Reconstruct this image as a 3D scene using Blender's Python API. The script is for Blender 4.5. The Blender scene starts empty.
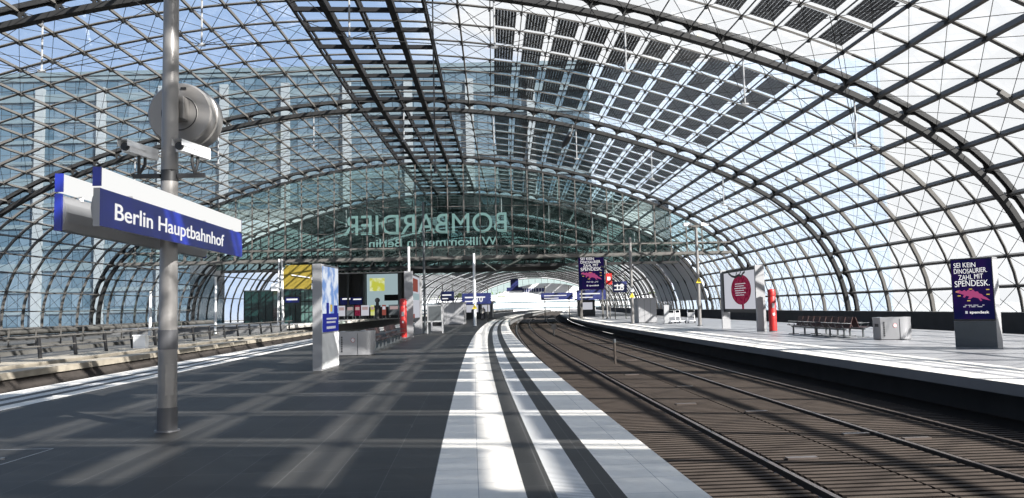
import bpy, math, random
from mathutils import Vector, Matrix

# ------------------------------------------------------------------ camera, sky, sun, exposure
random.seed(7)
SC = bpy.context.scene
COL = SC.collection
PI = math.pi
FOCAL_PX, PITCH, ROLL, EYE = 768.3, 0.0758, 0.0237, 1.6
_R0 = Vector((1, 0, 0)); _F = Vector((0, math.cos(PITCH), math.sin(PITCH))); _U0 = _R0.cross(_F)
_R = math.cos(ROLL) * _R0 - math.sin(ROLL) * _U0
_U = math.sin(ROLL) * _R0 + math.cos(ROLL) * _U0
cam_data = bpy.data.cameras.new('camera')
cam_data.sensor_fit = 'HORIZONTAL'; cam_data.sensor_width = 36.0
cam_data.lens = FOCAL_PX / 1024 * 36.0
cam_data.clip_start = 0.05; cam_data.clip_end = 3000
cam = bpy.data.objects.new('camera', cam_data); COL.objects.link(cam)
m4 = Matrix((( _R.x, _U.x, -_F.x, 0), (_R.y, _U.y, -_F.y, 0), (_R.z, _U.z, -_F.z, EYE), (0, 0, 0, 1)))
cam.matrix_world = m4
SC.camera = cam

SUN_TRAVEL = (-0.7615, 0.648); SUN_ELEV = math.radians(33.2); SUN_POWER = 17.0
sd = bpy.data.lights.new('sun', 'SUN'); sd.energy = SUN_POWER; sd.angle = math.radians(0.4); sd.color = (1.0, 0.955, 0.90)
sun = bpy.data.objects.new('sun', sd); COL.objects.link(sun)
_dir = Vector((SUN_TRAVEL[0] * math.cos(SUN_ELEV), SUN_TRAVEL[1] * math.cos(SUN_ELEV), -math.sin(SUN_ELEV)))
sun.rotation_euler = _dir.to_track_quat('-Z', 'Y').to_euler(); sun.location = (40, -40, 60)

SC.view_settings.view_transform = 'Standard'
try: SC.view_settings.look = 'None'
except Exception: pass
SC.view_settings.exposure = 0.0; SC.view_settings.gamma = 1.0; SC.view_settings.use_curve_mapping = False
SC.cycles.transparent_max_bounces = 48
SC.cycles.max_bounces = 7
SC.cycles.sample_clamp_indirect = 6.0

def build_world():
    w = bpy.data.worlds.new('sky'); SC.world = w; w.use_nodes = True
    n = w.node_tree.nodes; l = w.node_tree.links; n.clear()
    tc = n.new('ShaderNodeTexCoord'); sep = n.new('ShaderNodeSeparateXYZ'); l.new(tc.outputs['Generated'], sep.inputs[0])
    mp = n.new('ShaderNodeMapping'); mp.inputs['Scale'].default_value = (1.0, 1.0, 2.6); mp.inputs['Location'].default_value = (0.35, 0.1, 0.2)
    l.new(tc.outputs['Generated'], mp.inputs[0])
    nz = n.new('ShaderNodeTexNoise'); nz.inputs['Scale'].default_value = 2.6; nz.inputs['Detail'].default_value = 7; nz.inputs['Roughness'].default_value = 0.55
    l.new(mp.outputs[0], nz.inputs['Vector'])
    # more cloud towards the sun's side (right) and the horizon
    ax = n.new('ShaderNodeMath'); ax.operation = 'MULTIPLY_ADD'; ax.inputs[1].default_value = 0.36; ax.inputs[2].default_value = 0.05; l.new(sep.outputs[0], ax.inputs[0])
    az = n.new('ShaderNodeMath'); az.operation = 'MULTIPLY_ADD'; az.inputs[1].default_value = -0.55; az.inputs[2].default_value = 0.25; l.new(sep.outputs[2], az.inputs[0])
    s1 = n.new('ShaderNodeMath'); s1.operation = 'ADD'; l.new(ax.outputs[0], s1.inputs[0]); l.new(az.outputs[0], s1.inputs[1])
    s2 = n.new('ShaderNodeMath'); s2.operation = 'ADD'; l.new(s1.outputs[0], s2.inputs[0]); l.new(nz.outputs[0], s2.inputs[1])
    cr = n.new('ShaderNodeValToRGB'); cr.color_ramp.elements[0].position = 0.44; cr.color_ramp.elements[1].position = 0.66
    cr.color_ramp.elements[0].color = (0.40, 0.56, 0.84, 1); cr.color_ramp.elements[1].color = (1.0, 1.0, 1.0, 1)
    e = cr.color_ramp.elements.new(0.55); e.color = (0.66, 0.79, 1.0, 1)
    l.new(s2.outputs[0], cr.inputs[0])
    bg = n.new('ShaderNodeBackground'); bg.inputs['Strength'].default_value = 1.16; l.new(cr.outputs[0], bg.inputs[0])
    out = n.new('ShaderNodeOutputWorld'); l.new(bg.outputs[0], out.inputs[0])
build_world()

# ------------------------------------------------------------------ the line of the station: s along the tracks, d to the right
PSI, KAP = -0.06054, 0.00074
S_END = 180.0                                       # beyond this the tracks run straight
def heading(s): return PSI + KAP * min(s, S_END)
def centre(s):
    th = heading(s)
    if s > S_END:
        c = centre(S_END); return (c[0] + (s-S_END)*math.sin(th), c[1] + (s-S_END)*math.cos(th))
    return ((-math.cos(th) + math.cos(PSI)) / KAP, (math.sin(th) - math.sin(PSI)) / KAP)
def pt(s, d, z=0.0):
    c = centre(s); th = heading(s)
    return (c[0] + d * math.cos(th), c[1] - d * math.sin(th), z)
ARCH_SHIFT, ARCH_TURN = -6.0206, -0.0499
def apt(s, u, z):                                   # a point of the vault's cross-section standing at s
    c = centre(s); a = heading(s) + ARCH_TURN; q = ARCH_SHIFT + u
    return (c[0] + q * math.cos(a), c[1] - q * math.sin(a), z)
def at(px, py, Y):                                  # the point at forward distance Y that the photo shows at px, py
    v = (px - 512) * _R - (py - 249) * _U + FOCAL_PX * _F
    k = Y / v.y
    return (v.x * k, Y, EYE + v.z * k)

A_, B_, N_, Z_ = 33.0015, 15.9636, 2.19498, 0.0624
C1, C2, C3, C4, C5 = -0.01938, 0.01485, 0.0264, 0.00779, 0.01034
def _profile():
    raw = []
    for i in range(1441):
        t = (-1 + 2 * i / 1440) * PI / 2
        m = 1 + C1 * math.sin(2*t) + C2 * math.cos(4*t) + C3 * math.sin(t) + C4 * math.sin(3*t) + C5 * math.cos(6*t)
        raw.append((A_ * math.copysign(abs(math.sin(t)) ** (2 / N_), math.sin(t)) * m, Z_ + B_ * max(0, math.cos(t)) ** (2 / N_) * m))
    L = [0]
    for a, b in zip(raw, raw[1:]): L.append(L[-1] + math.hypot(b[0]-a[0], b[1]-a[1]))
    out = []; j = 0; n = 240
    for i in range(n + 1):
        x = L[-1] * i / n
        while j < len(L) - 2 and L[j+1] < x: j += 1
        f = (x - L[j]) / max(1e-9, L[j+1] - L[j])
        out.append((raw[j][0] + f * (raw[j+1][0]-raw[j][0]), raw[j][1] + f * (raw[j+1][1]-raw[j][1])))
    return out
PROF = _profile()
def _tan(i):
    a = PROF[max(0, i-1)]; b = PROF[min(len(PROF)-1, i+1)]; n = math.hypot(b[0]-a[0], b[1]-a[1]); return ((b[0]-a[0])/n, (b[1]-a[1])/n)
GLZ = 0.65
_gl = []
for i, p in enumerate(PROF):
    t = _tan(i); _gl.append((p[0] - t[1]*GLZ, p[1] + t[0]*GLZ))
GL_L = [0]
for a, b in zip(_gl, _gl[1:]): GL_L.append(GL_L[-1] + math.hypot(b[0]-a[0], b[1]-a[1]))
_i0 = min(range(len(_gl)), key=lambda i: abs(_gl[i][0])); _l0 = GL_L[_i0] - _gl[_i0][0]
GL_L = [x - _l0 for x in GL_L]
def prof(L, h=0.0):
    """point of the glazing surface at arc length L from the crown, h metres outwards; and its tangent"""
    lo, hi = 0, len(GL_L) - 1
    L = min(max(L, GL_L[0]), GL_L[-1])
    while hi - lo > 1:
        m = (lo + hi) // 2
        if GL_L[m] <= L: lo = m
        else: hi = m
    f = (L - GL_L[lo]) / (GL_L[hi] - GL_L[lo])
    u = _gl[lo][0] + f * (_gl[hi][0]-_gl[lo][0]); z = _gl[lo][1] + f * (_gl[hi][1]-_gl[lo][1])
    t0 = _tan(lo); t1 = _tan(hi); tx = t0[0]+f*(t1[0]-t0[0]); tz = t0[1]+f*(t1[1]-t0[1]); n = math.hypot(tx, tz)
    tx /= n; tz /= n
    return u - tz*h, z + tx*h, tx, tz
LSTEP, L0 = 1.635, 6.95
LMIN, LMAX = GL_L[0], GL_L[-1]
PURL = [L0 + LSTEP*k for k in range(-40, 40) if LMIN + 0.3 < L0 + LSTEP*k < LMAX - 0.3]

# ------------------------------------------------------------------ mesh builder and helpers
class MB:
    def __init__(s): s.v = []; s.f = []; s.m = []; s.uv = None
    def quad(s, a, b, c, d, m=0):
        n = len(s.v); s.v += [a, b, c, d]; s.f.append((n, n+1, n+2, n+3)); s.m.append(m)
    def poly(s, pts, m=0):
        n = len(s.v); s.v += list(pts); s.f.append(tuple(range(n, n+len(pts)))); s.m.append(m)
    def box(s, x0, x1, y0, y1, z0, z1, m=0):
        n = len(s.v)
        s.v += [(x0,y0,z0),(x1,y0,z0),(x1,y1,z0),(x0,y1,z0),(x0,y0,z1),(x1,y0,z1),(x1,y1,z1),(x0,y1,z1)]
        for f in ((0,3,2,1),(4,5,6,7),(0,1,5,4),(1,2,6,5),(2,3,7,6),(3,0,4,7)): s.f.append(tuple(n+i for i in f)); s.m.append(m)
    def bar(s, a, b, w, h, up=(0,0,1), m=0):
        a = Vector(a); b = Vector(b); t = (b-a)
        if t.length < 1e-6: return
        t.normalize(); up = Vector(up); x = t.cross(up)
        if x.length < 1e-4: x = t.cross(Vector((1,0,0)))
        x.normalize(); y = x.cross(t); n = len(s.v)
        for p in (a, b):
            for i, j in ((-1,-1),(1,-1),(1,1),(-1,1)): s.v.append(tuple(p + x*(i*w/2) + y*(j*h/2)))
        for f in ((0,1,2,3),(7,6,5,4),(0,4,5,1),(1,5,6,2),(2,6,7,3),(3,7,4,0)): s.f.append(tuple(n+i for i in f)); s.m.append(m)
    def tube(s, pts, r, seg=8, m=0, caps=True):
        pts = [Vector(p) for p in pts]; rs = r if isinstance(r, (list, tuple)) else [r]*len(pts); n0 = len(s.v); prev = None
        for i, p in enumerate(pts):
            t = (pts[min(i+1, len(pts)-1)] - pts[max(i-1, 0)]).normalized()
            if prev is None:
                x = t.cross(Vector((0,0,1)))
                if x.length < 1e-3: x = Vector((1,0,0))
            else: x = prev - t*prev.dot(t)
            x.normalize(); prev = x; y = t.cross(x)
            for k in range(seg):
                a = 2*PI*k/seg; s.v.append(tuple(p + (x*math.cos(a) + y*math.sin(a))*rs[i]))
        for i in range(len(pts)-1):
            for k in range(seg):
                a = n0+i*seg+k; b = n0+i*seg+(k+1)%seg; s.f.append((a, b, b+seg, a+seg)); s.m.append(m)
        if caps:
            s.f.append(tuple(n0+k for k in reversed(range(seg)))); s.m.append(m)
            s.f.append(tuple(n0+(len(pts)-1)*seg+k for k in range(seg))); s.m.append(m)
    def prism(s, outline, y0, y1, m=0):            # outline in x,z pushed along y
        n = len(s.v); k = len(outline)
        s.v += [(x, y0, z) for x, z in outline] + [(x, y1, z) for x, z in outline]
        s.f.append(tuple(range(n, n+k))); s.f.append(tuple(reversed(range(n+k, n+2*k)))); s.m += [m, m]
        for i in range(k):
            j = (i+1) % k; s.f.append((n+j, n+i, n+k+i, n+k+j)); s.m.append(m)
    def vprism(s, outline, z0, z1, m=0):           # outline in x,y pushed up
        n = len(s.v); k = len(outline)
        s.v += [(x, y, z0) for x, y in outline] + [(x, y, z1) for x, y in outline]
        s.f.append(tuple(reversed(range(n, n+k)))); s.f.append(tuple(range(n+k, n+2*k))); s.m += [m, m]
        for i in range(k):
            j = (i+1) % k; s.f.append((n+i, n+j, n+k+j, n+k+i)); s.m.append(m)
    def build(s, name, mats, parent=None, smooth=False, bevel=0.0):
        me = bpy.data.meshes.new(name); me.from_pydata(s.v, [], s.f)
        mats = mats if isinstance(mats, (list, tuple)) else [mats]
        for q in mats: me.materials.append(q)
        if len(mats) > 1: me.polygons.foreach_set('material_index', s.m)
        if s.uv:
            lay = me.uv_layers.new(name='metres')
            for p in me.polygons:
                for li in p.loop_indices: lay.data[li].uv = s.uv[me.loops[li].vertex_index]
        if smooth:
            me.polygons.foreach_set('use_smooth', [True]*len(me.polygons))
            try: me.set_sharp_from_angle(angle=math.radians(38))
            except Exception: pass
        me.update()
        o = bpy.data.objects.new(name, me); COL.objects.link(o)
        if parent is not None: o.parent = parent
        if bevel:
            b = o.modifiers.new('edge', 'BEVEL'); b.width = bevel; b.segments = 2; b.limit_method = 'ANGLE'
        return o
def tag(o, label=None, cat=None, group=None, kind=None):
    if label: o['label'] = label
    if cat: o['category'] = cat
    if group: o['group'] = group
    if kind: o['kind'] = kind
    return o
def thing(name, label, cat, loc=(0,0,0), rz=0.0, group=None, kind=None):
    o = bpy.data.objects.new(name, None); COL.objects.link(o); o.location = loc; o.rotation_euler = (0,0,rz); o.empty_display_size = 0.3
    return tag(o, label, cat, group, kind)
def on_line(name, label, cat, s, d, z=0.0, group=None, turn=0.0):  # a thing standing on the line, its y axis along the tracks
    return thing(name, label, cat, pt(s, d, z), -heading(s) + turn, group)
def copy_tree(o, parent=None):
    c = o.copy(); COL.objects.link(c)
    if parent is not None: c.parent = parent
    for ch in list(o.children): copy_tree(ch, c)
    return c
def place(o, s, d, z=0.0, turn=0.0): o.location = pt(s, d, z); o.rotation_euler = (0, 0, -heading(s) + turn)
def text_mesh(name, body, size, mat, parent, M, xscale=1.0, bold=0.0, align='LEFT', depth=0.004, spacing=1.0):
    cu = bpy.data.curves.new(name, 'FONT'); cu.body = body; cu.size = size; cu.offset = bold; cu.extrude = depth; cu.align_x = align; cu.space_character = spacing
    cu.space_line = 0.82
    o = bpy.data.objects.new(name, cu); COL.objects.link(o)
    dg = bpy.context.evaluated_depsgraph_get(); me = bpy.data.meshes.new_from_object(o.evaluated_get(dg))
    bpy.data.objects.remove(o); bpy.data.curves.remove(cu)
    me.transform(M @ Matrix.Diagonal((xscale, 1, 1, 1))); me.materials.clear(); me.materials.append(mat); me.name = name
    r = bpy.data.objects.new(name, me); COL.objects.link(r); r.parent = parent
    return r
def frame(origin, right, up):                       # text matrix: x to 'right', y to 'up'
    r = Vector(right).normalized(); u = Vector(up).normalized(); n = r.cross(u)
    return Matrix(((r.x,u.x,n.x,origin[0]),(r.y,u.y,n.y,origin[1]),(r.z,u.z,n.z,origin[2]),(0,0,0,1)))

# ------------------------------------------------------------------ materials
def principled(name):
    m = bpy.data.materials.new(name); m.use_nodes = True; n = m.node_tree.nodes
    return m, n, m.node_tree.links, n['Principled BSDF'], n['Material Output']
def mat(name, col, rough=0.5, metal=0.0, var=0.12, scale=6.0, spec=0.5, bump=0.0):
    m, n, l, b, o = principled(name)
    b.inputs['Roughness'].default_value = rough; b.inputs['Metallic'].default_value = metal; b.inputs['Specular IOR Level'].default_value = spec
    tc = n.new('ShaderNodeTexCoord'); nz = n.new('ShaderNodeTexNoise'); nz.inputs['Scale'].default_value = scale; nz.inputs['Detail'].default_value = 4
    l.new(tc.outputs['Object'], nz.inputs['Vector'])
    mx = n.new('ShaderNodeMix'); mx.data_type = 'RGBA'
    mx.inputs[6].default_value = tuple(c*(1-var) for c in col) + (1,); mx.inputs[7].default_value = tuple(min(1, c*(1+var)) for c in col) + (1,)
    l.new(nz.outputs[0], mx.inputs[0]); l.new(mx.outputs[2], b.inputs['Base Color'])
    if bump:
        bp = n.new('ShaderNodeBump'); bp.inputs['Strength'].default_value = bump; bp.inputs['Distance'].default_value = 0.02; l.new(nz.outputs[0], bp.inputs['Height']); l.new(bp.outputs[0], b.inputs['Normal'])
    return m
def emit(name, col, strength, col2=None, scale=3.0):
    m = bpy.data.materials.new(name); m.use_nodes = True; n = m.node_tree.nodes; l = m.node_tree.links; n.clear()
    e = n.new('ShaderNodeEmission'); e.inputs[0].default_value = tuple(col)+(1,); e.inputs[1].default_value = strength
    if col2:
        tc = n.new('ShaderNodeTexCoord'); nz = n.new('ShaderNodeTexNoise'); nz.inputs['Scale'].default_value = scale; nz.inputs['Detail'].default_value = 6
        cr = n.new('ShaderNodeValToRGB'); cr.color_ramp.elements[0].position = .42; cr.color_ramp.elements[1].position = .58
        cr.color_ramp.elements[0].color = tuple(col)+(1,); cr.color_ramp.elements[1].color = tuple(col2)+(1,)
        l.new(tc.outputs['Object'], nz.inputs['Vector']); l.new(nz.outputs[0], cr.inputs[0]); l.new(cr.outputs[0], e.inputs[0])
    o = n.new('ShaderNodeOutputMaterial'); l.new(e.outputs[0], o.inputs[0]); return m
def glass(name, tint, refl=0.05, rcol=(1,1,1), rough=0.02):
    m = bpy.data.materials.new(name); m.use_nodes = True; n = m.node_tree.nodes; l = m.node_tree.links; n.clear()
    t = n.new('ShaderNodeBsdfTransparent'); t.inputs[0].default_value = tuple(tint)+(1,)
    g = n.new('ShaderNodeBsdfGlossy'); g.inputs[0].default_value = tuple(rcol)+(1,); g.inputs['Roughness'].default_value = rough
    fr = n.new('ShaderNodeLayerWeight'); fr.inputs[0].default_value = 0.35
    mu = n.new('ShaderNodeMath'); mu.operation = 'MULTIPLY_ADD'; mu.inputs[1].default_value = 0.14; mu.inputs[2].default_value = refl; l.new(fr.outputs['Fresnel'], mu.inputs[0])
    mx = n.new('ShaderNodeMixShader'); l.new(mu.outputs[0], mx.inputs[0]); l.new(t.outputs[0], mx.inputs[1]); l.new(g.outputs[0], mx.inputs[2])
    o = n.new('ShaderNodeOutputMaterial'); l.new(mx.outputs[0], o.inputs[0]); return m
def slabs(name, col, joint, du, dv, ou=0.0, var=0.18, rough=0.35, jw=0.012, spec=0.5, fine=0.25):
    """stone slabs laid in metres of the mesh's own uv, with joints, slab-to-slab variation and fine grain"""
    m, n, l, b, o = principled(name); b.inputs['Roughness'].default_value = rough; b.inputs['Specular IOR Level'].default_value = spec
    tc = n.new('ShaderNodeTexCoord'); mp = n.new('ShaderNodeMapping'); mp.inputs['Location'].default_value = (-ou, 0, 0); l.new(tc.outputs['UV'], mp.inputs[0])
    sp = n.new('ShaderNodeSeparateXYZ'); l.new(mp.outputs[0], sp.inputs[0])
    def math_(op, a, bv=None):
        q = n.new('ShaderNodeMath'); q.operation = op
        for i, x in enumerate((a, bv)):
            if x is None: continue
            if isinstance(x, (int, float)): q.inputs[i].default_value = x
            else: l.new(x, q.inputs[i])
        return q.outputs[0]
    cells = []; lines = []
    for sock, step in ((sp.outputs[0], du), (sp.outputs[1], dv)):
        q = math_('DIVIDE', sock, step); cells.append(math_('FLOOR', q)); f = math_('FRACT', q)
        lines.append(math_('LESS_THAN', math_('MULTIPLY', f, step), jw))
    cv = n.new('ShaderNodeCombineXYZ'); l.new(cells[0], cv.inputs[0]); l.new(cells[1], cv.inputs[1])
    wn = n.new('ShaderNodeTexWhiteNoise'); l.new(cv.outputs[0], wn.inputs['Vector'])
    nz = n.new('ShaderNodeTexNoise'); nz.inputs['Scale'].default_value = 9; nz.inputs['Detail'].default_value = 8; nz.inputs['Roughness'].default_value = .75; l.new(mp.outputs[0], nz.inputs['Vector'])
    k = math_('ADD', math_('MULTIPLY', wn.outputs[0], var), math_('MULTIPLY', nz.outputs[0], fine)); k = math_('ADD', k, 1 - var/2 - fine/2)
    mx = n.new('ShaderNodeMix'); mx.data_type = 'RGBA'; mx.blend_type = 'MULTIPLY'; mx.inputs[0].default_value = 1; mx.inputs[6].default_value = tuple(col)+(1,)
    l.new(k, mx.inputs[7])
    j = n.new('ShaderNodeMix'); j.data_type = 'RGBA'; l.new(math_('MAXIMUM', lines[0], lines[1]), j.inputs[0]); l.new(mx.outputs[2], j.inputs[6]); j.inputs[7].default_value = tuple(joint)+(1,)
    l.new(j.outputs[2], b.inputs['Base Color'])
    return m
def solar_material():
    """dark cells with clear slits between them; the slits let the sky through"""
    m, n, l, b, o = principled('solar_cells'); b.inputs['Base Color'].default_value = (.012,.014,.018,1); b.inputs['Roughness'].default_value = .3
    tc = n.new('ShaderNodeTexCoord'); sp = n.new('ShaderNodeSeparateXYZ'); l.new(tc.outputs['UV'], sp.inputs[0])
    res = []
    for i, (k, w) in enumerate(((7.0, .22), (4.0, .08))):
        a = n.new('ShaderNodeMath'); a.operation = 'MULTIPLY'; a.inputs[1].default_value = k; l.new(sp.outputs[i], a.inputs[0])
        f = n.new('ShaderNodeMath'); f.operation = 'FRACT'; l.new(a.outputs[0], f.inputs[0])
        c = n.new('ShaderNodeMath'); c.operation = 'LESS_THAN'; c.inputs[1].default_value = w; l.new(f.outputs[0], c.inputs[0]); res.append(c)
    mxm = n.new('ShaderNodeMath'); mxm.operation = 'MAXIMUM'; l.new(res[0].outputs[0], mxm.inputs[0]); l.new(res[1].outputs[0], mxm.inputs[1])
    t = n.new('ShaderNodeBsdfTransparent'); t.inputs[0].default_value = (.62,.63,.64,1)
    mx = n.new('ShaderNodeMixShader'); l.new(mxm.outputs[0], mx.inputs[0]); l.new(b.outputs[0], mx.inputs[1]); l.new(t.outputs[0], mx.inputs[2]); l.new(mx.outputs[0], o.inputs[0])
    return m
def facade_material(name, c1, c2, mull, du, dz, rough=0.12, spec=0.8):
    m, n, l, b, o = principled(name); b.inputs['Roughness'].default_value = rough; b.inputs['Specular IOR Level'].default_value = spec
    tc = n.new('ShaderNodeTexCoord'); sp = n.new('ShaderNodeSeparateXYZ'); l.new(tc.outputs['Object'], sp.inputs[0])
    cv = n.new('ShaderNodeCombineXYZ'); l.new(sp.outputs[0], cv.inputs[0]); l.new(sp.outputs[2], cv.inputs[1])
    br = n.new('ShaderNodeTexBrick'); br.offset = 0; br.inputs['Scale'].default_value = 1; br.inputs['Brick Width'].default_value = du; br.inputs['Row Height'].default_value = dz
    br.inputs['Mortar Size'].default_value = .07; br.inputs['Color1'].default_value = tuple(c1)+(1,); br.inputs['Color2'].default_value = tuple(c2)+(1,); br.inputs['Mortar'].default_value = tuple(mull)+(1,)
    br.inputs['Bias'].default_value = 0.0
    l.new(cv.outputs[0], br.inputs['Vector']); l.new(br.outputs['Color'], b.inputs['Base Color'])
    return m

M = {}
M['steel'] = mat('grey_painted_steel', (.095,.090,.083), .6, .0, .08, spec=.25)
M['steel_dark'] = mat('dark_painted_steel', (.020,.020,.020), .6, .0, .1, spec=.2)
M['steel_black'] = mat('black_steel', (.014,.014,.015), .7, .0, .1, spec=.15)
M['steel_white'] = mat('white_painted_steel', (.72,.72,.71), .4, .0, .05)
M['roof_glass'] = glass('roof_glass', (.93,.95,.97), .015)
M['gable_glass'] = glass('gable_glass', (.66,.80,.78), .05, (.7,.9,.88))
M['dark_glass'] = glass('dark_tinted_glass', (.27,.36,.35), .05, (.6,.8,.78))
M['solar'] = solar_material()
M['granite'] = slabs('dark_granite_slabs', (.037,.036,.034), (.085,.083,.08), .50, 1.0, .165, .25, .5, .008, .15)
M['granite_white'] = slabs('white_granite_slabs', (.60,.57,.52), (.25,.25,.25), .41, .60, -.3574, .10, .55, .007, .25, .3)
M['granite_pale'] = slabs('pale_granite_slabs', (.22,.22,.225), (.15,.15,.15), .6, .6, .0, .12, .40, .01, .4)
M['tactile'] = slabs('ribbed_guide_slabs', (.56,.55,.53), (.2,.2,.2), 5.0, .055, -2, .02, .55, .018, .3, .1)
M['concrete'] = mat('pale_concrete', (.30,.265,.21), .8, 0, .3, 2.5)
M['deck_grey'] = mat('grey_deck_paving', (.085,.082,.075), .85, 0, .6, .9)
M['concrete_dark'] = mat('dark_concrete', (.045,.045,.045), .9, 0, .3, 1.5)
M['edge_concrete'] = mat('platform_edge_concrete', (.13,.13,.13), .8, 0, .15, 2.5)
M['absorber'] = mat('brown_track_slab', (.056,.043,.034), .9, 0, .5, 1.3, spec=.2)
M['groove_dark'] = mat('dark_slab_groove', (.010,.008,.007), .95, 0, .3, 2, spec=.1)  # groove and side faces, darker than the rib tops
M['ballast'] = mat('brown_track_bed', (.03,.024,.02), .95, 0, .5, 3, bump=.6)
M['rail'] = mat('worn_rail_steel', (.16,.13,.115), .35, .7, .2)
M['rail_side'] = mat('rusty_rail_side', (.035,.026,.02), .8, 0, .2)
M['pole'] = mat('brushed_pole_steel', (.23,.22,.21), .36, .45, .06, 12)
M['pole_dark'] = mat('grey_pole_sleeve', (.09,.09,.095), .4, .3, .06)
M['metal'] = mat('brushed_stainless', (.36,.36,.37), .34, .75, .06, 20)
M['metal_matt'] = mat('matt_silver_sheet', (.27,.27,.275), .5, .2, .06, 4)
M['grey'] = mat('grey_panel', (.27,.275,.28), .5, 0, .06)
M['charcoal'] = mat('charcoal_panel', (.055,.062,.066), .45, 0, .08)
M['black'] = mat('black_plastic', (.012,.012,.013), .45, 0, .1)
M['blue'] = mat('sign_blue', (.010,.022,.235), .35, 0, .04)
M['navy'] = mat('navy_sign_board', (.008,.014,.085), .5, 0, .05)
M['pale_pink'] = emit('faded_pink_picture', (.55,.40,.40), .7)
M['white'] = mat('white_lacquer', (.80,.80,.80), .4, 0, .03)
M['sign_white'] = emit('sign_lettering', (1,1,1), .95)
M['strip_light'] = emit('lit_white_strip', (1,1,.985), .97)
M['red'] = mat('signal_red', (.36,.012,.010), .45, 0, .06)
M['yellow'] = mat('sign_yellow', (.72,.52,.03), .45, 0, .06)
M['green_glass'] = mat('dark_green_cladding', (.010,.034,.032), .18, 0, .25, 1.2)
M['green_pane'] = mat('pale_green_panes', (.07,.13,.115), .15, 0, .4, 1.5)
M['brown_mesh'] = mat('dark_brown_wire_mesh', (.05,.022,.02), .5, .2, .2)
M['ochre'] = mat('ochre_sheet', (.20,.145,.012), .7, 0, .15, .8)
M['white_far'] = mat('white_sheet', (.75,.75,.75), .6, 0, .1)
M['facade_blue'] = facade_material('blue_glass_facade', (.032,.062,.088), (.075,.115,.150), (.012,.024,.034), 2.1, 3.6)
M['facade_pale'] = facade_material('pale_glass_facade', (.25,.30,.36), (.29,.335,.385), (.19,.23,.28), 2.1, 3.6)  # paler copy of the blue facade, haze and glare put into its colour
M['facade_band'] = mat('facade_floor_band', (.085,.12,.14), .5, 0, .1)
M['column'] = mat('pale_column_cladding', (.17,.195,.21), .5, 0, .1)
M['street'] = mat('street_paving', (.33,.33,.32), .9, 0, .2, .05)
M['leaf'] = mat('tree_leaves', (.12,.17,.04), .8, 0, .5, .3)
M['poster_night'] = emit('backlit_night_blue', (.008,.010,.055), .75, (.020,.010,.075), 1.5)
M['poster_pink'] = emit('backlit_pink', (.50,.085,.24), .75)
M['poster_yellow'] = emit('backlit_yellow', (.75,.55,.12), .8)
M['poster_white'] = emit('backlit_white', (.55,.56,.62), .95)
M['poster_blue'] = emit('backlit_blue', (.03,.04,.30), .85)
M['poster_sky'] = emit('backlit_sky_picture', (.22,.36,.70), .95, (.80,.86,.95), 2.2)
M['poster_maroon'] = emit('backlit_maroon', (.16,.010,.035), .8, (.26,.03,.07), 5)
M['poster_red'] = emit('backlit_red', (.36,.10,.08), .7)
M['poster_teal'] = emit('backlit_teal', (.40,.52,.55), .8)
M['poster_lime'] = emit('backlit_lime', (.60,.62,.08), .85, (.80,.85,.5), 1.2)
M['skin'] = mat('skin', (.42,.25,.18), .6)
M['cloth_dark'] = mat('dark_cloth', (.02,.022,.03), .9)
M['cloth_mid'] = mat('grey_cloth', (.22,.2,.2), .9)

# ------------------------------------------------------------------ setting: platforms, track beds, outside
def frange(a, b, st):
    n = max(1, int(round((b-a)/st))); return [a + (b-a)*i/n for i in range(n+1)]
def ribbon(mb, s0, s1, bands, st=2.0, z=0.0):
    """flat bands (d0, d1, material index) along the line with uv in metres"""
    if mb.uv is None: mb.uv = []
    S = frange(s0, s1, st)
    for d0, d1, mi in bands:
        n = len(mb.v)
        for s in S:
            mb.v += [pt(s, d0, z), pt(s, d1, z)]; mb.uv += [(d0, s), (d1, s)]
        for i in range(len(S)-1):
            k = n + 2*i; mb.f.append((k, k+1, k+3, k+2)); mb.m.append(mi)
def strip_faces(mb, s0, s1, prof_pts, mi, st=2.0):
    """sweep a polyline of (d, z) along the line"""
    if mb.uv is None: mb.uv = []
    S = frange(s0, s1, st); k = len(prof_pts); n = len(mb.v)
    for s in S:
        for d, z in prof_pts: mb.v.append(pt(s, d, z)); mb.uv.append((d + z, s))
    for i in range(len(S)-1):
        for j in range(k-1):
            a = n + i*k + j; mb.f.append((a, a+1, a+k+1, a+k)); mb.m.append(mi)
BED = -0.98
def near_platform():
    mb = MB()
    R = [(-8.30,-.3574,0), (-.3574,.4624,1), (.4624,.7178,0), (.7178,1.0207,2), (1.0207,1.2905,0), (1.2905,1.9742,1)]
    Lb = [(-10.2,-9.5165,1), (-9.5165,-9.2467,0), (-9.2467,-8.9438,2), (-8.9438,-8.688,0), (-8.688,-8.30,1)]
    ribbon(mb, -40, 440, R + Lb)
    strip_faces(mb, -40, 440, [(1.9742,0),(1.9742,-.16),(1.55,-.2),(1.55,BED)], 3)
    strip_faces(mb, -40, 440, [(-10.2,0),(-10.2,-.16),(-9.8,-.2),(-9.8,BED)], 3)
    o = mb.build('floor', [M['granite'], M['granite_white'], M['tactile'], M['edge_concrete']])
    tag(o, 'dark slab platform with white edge strips and ribbed guide stripe', None, kind='structure')
near_platform()
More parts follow.
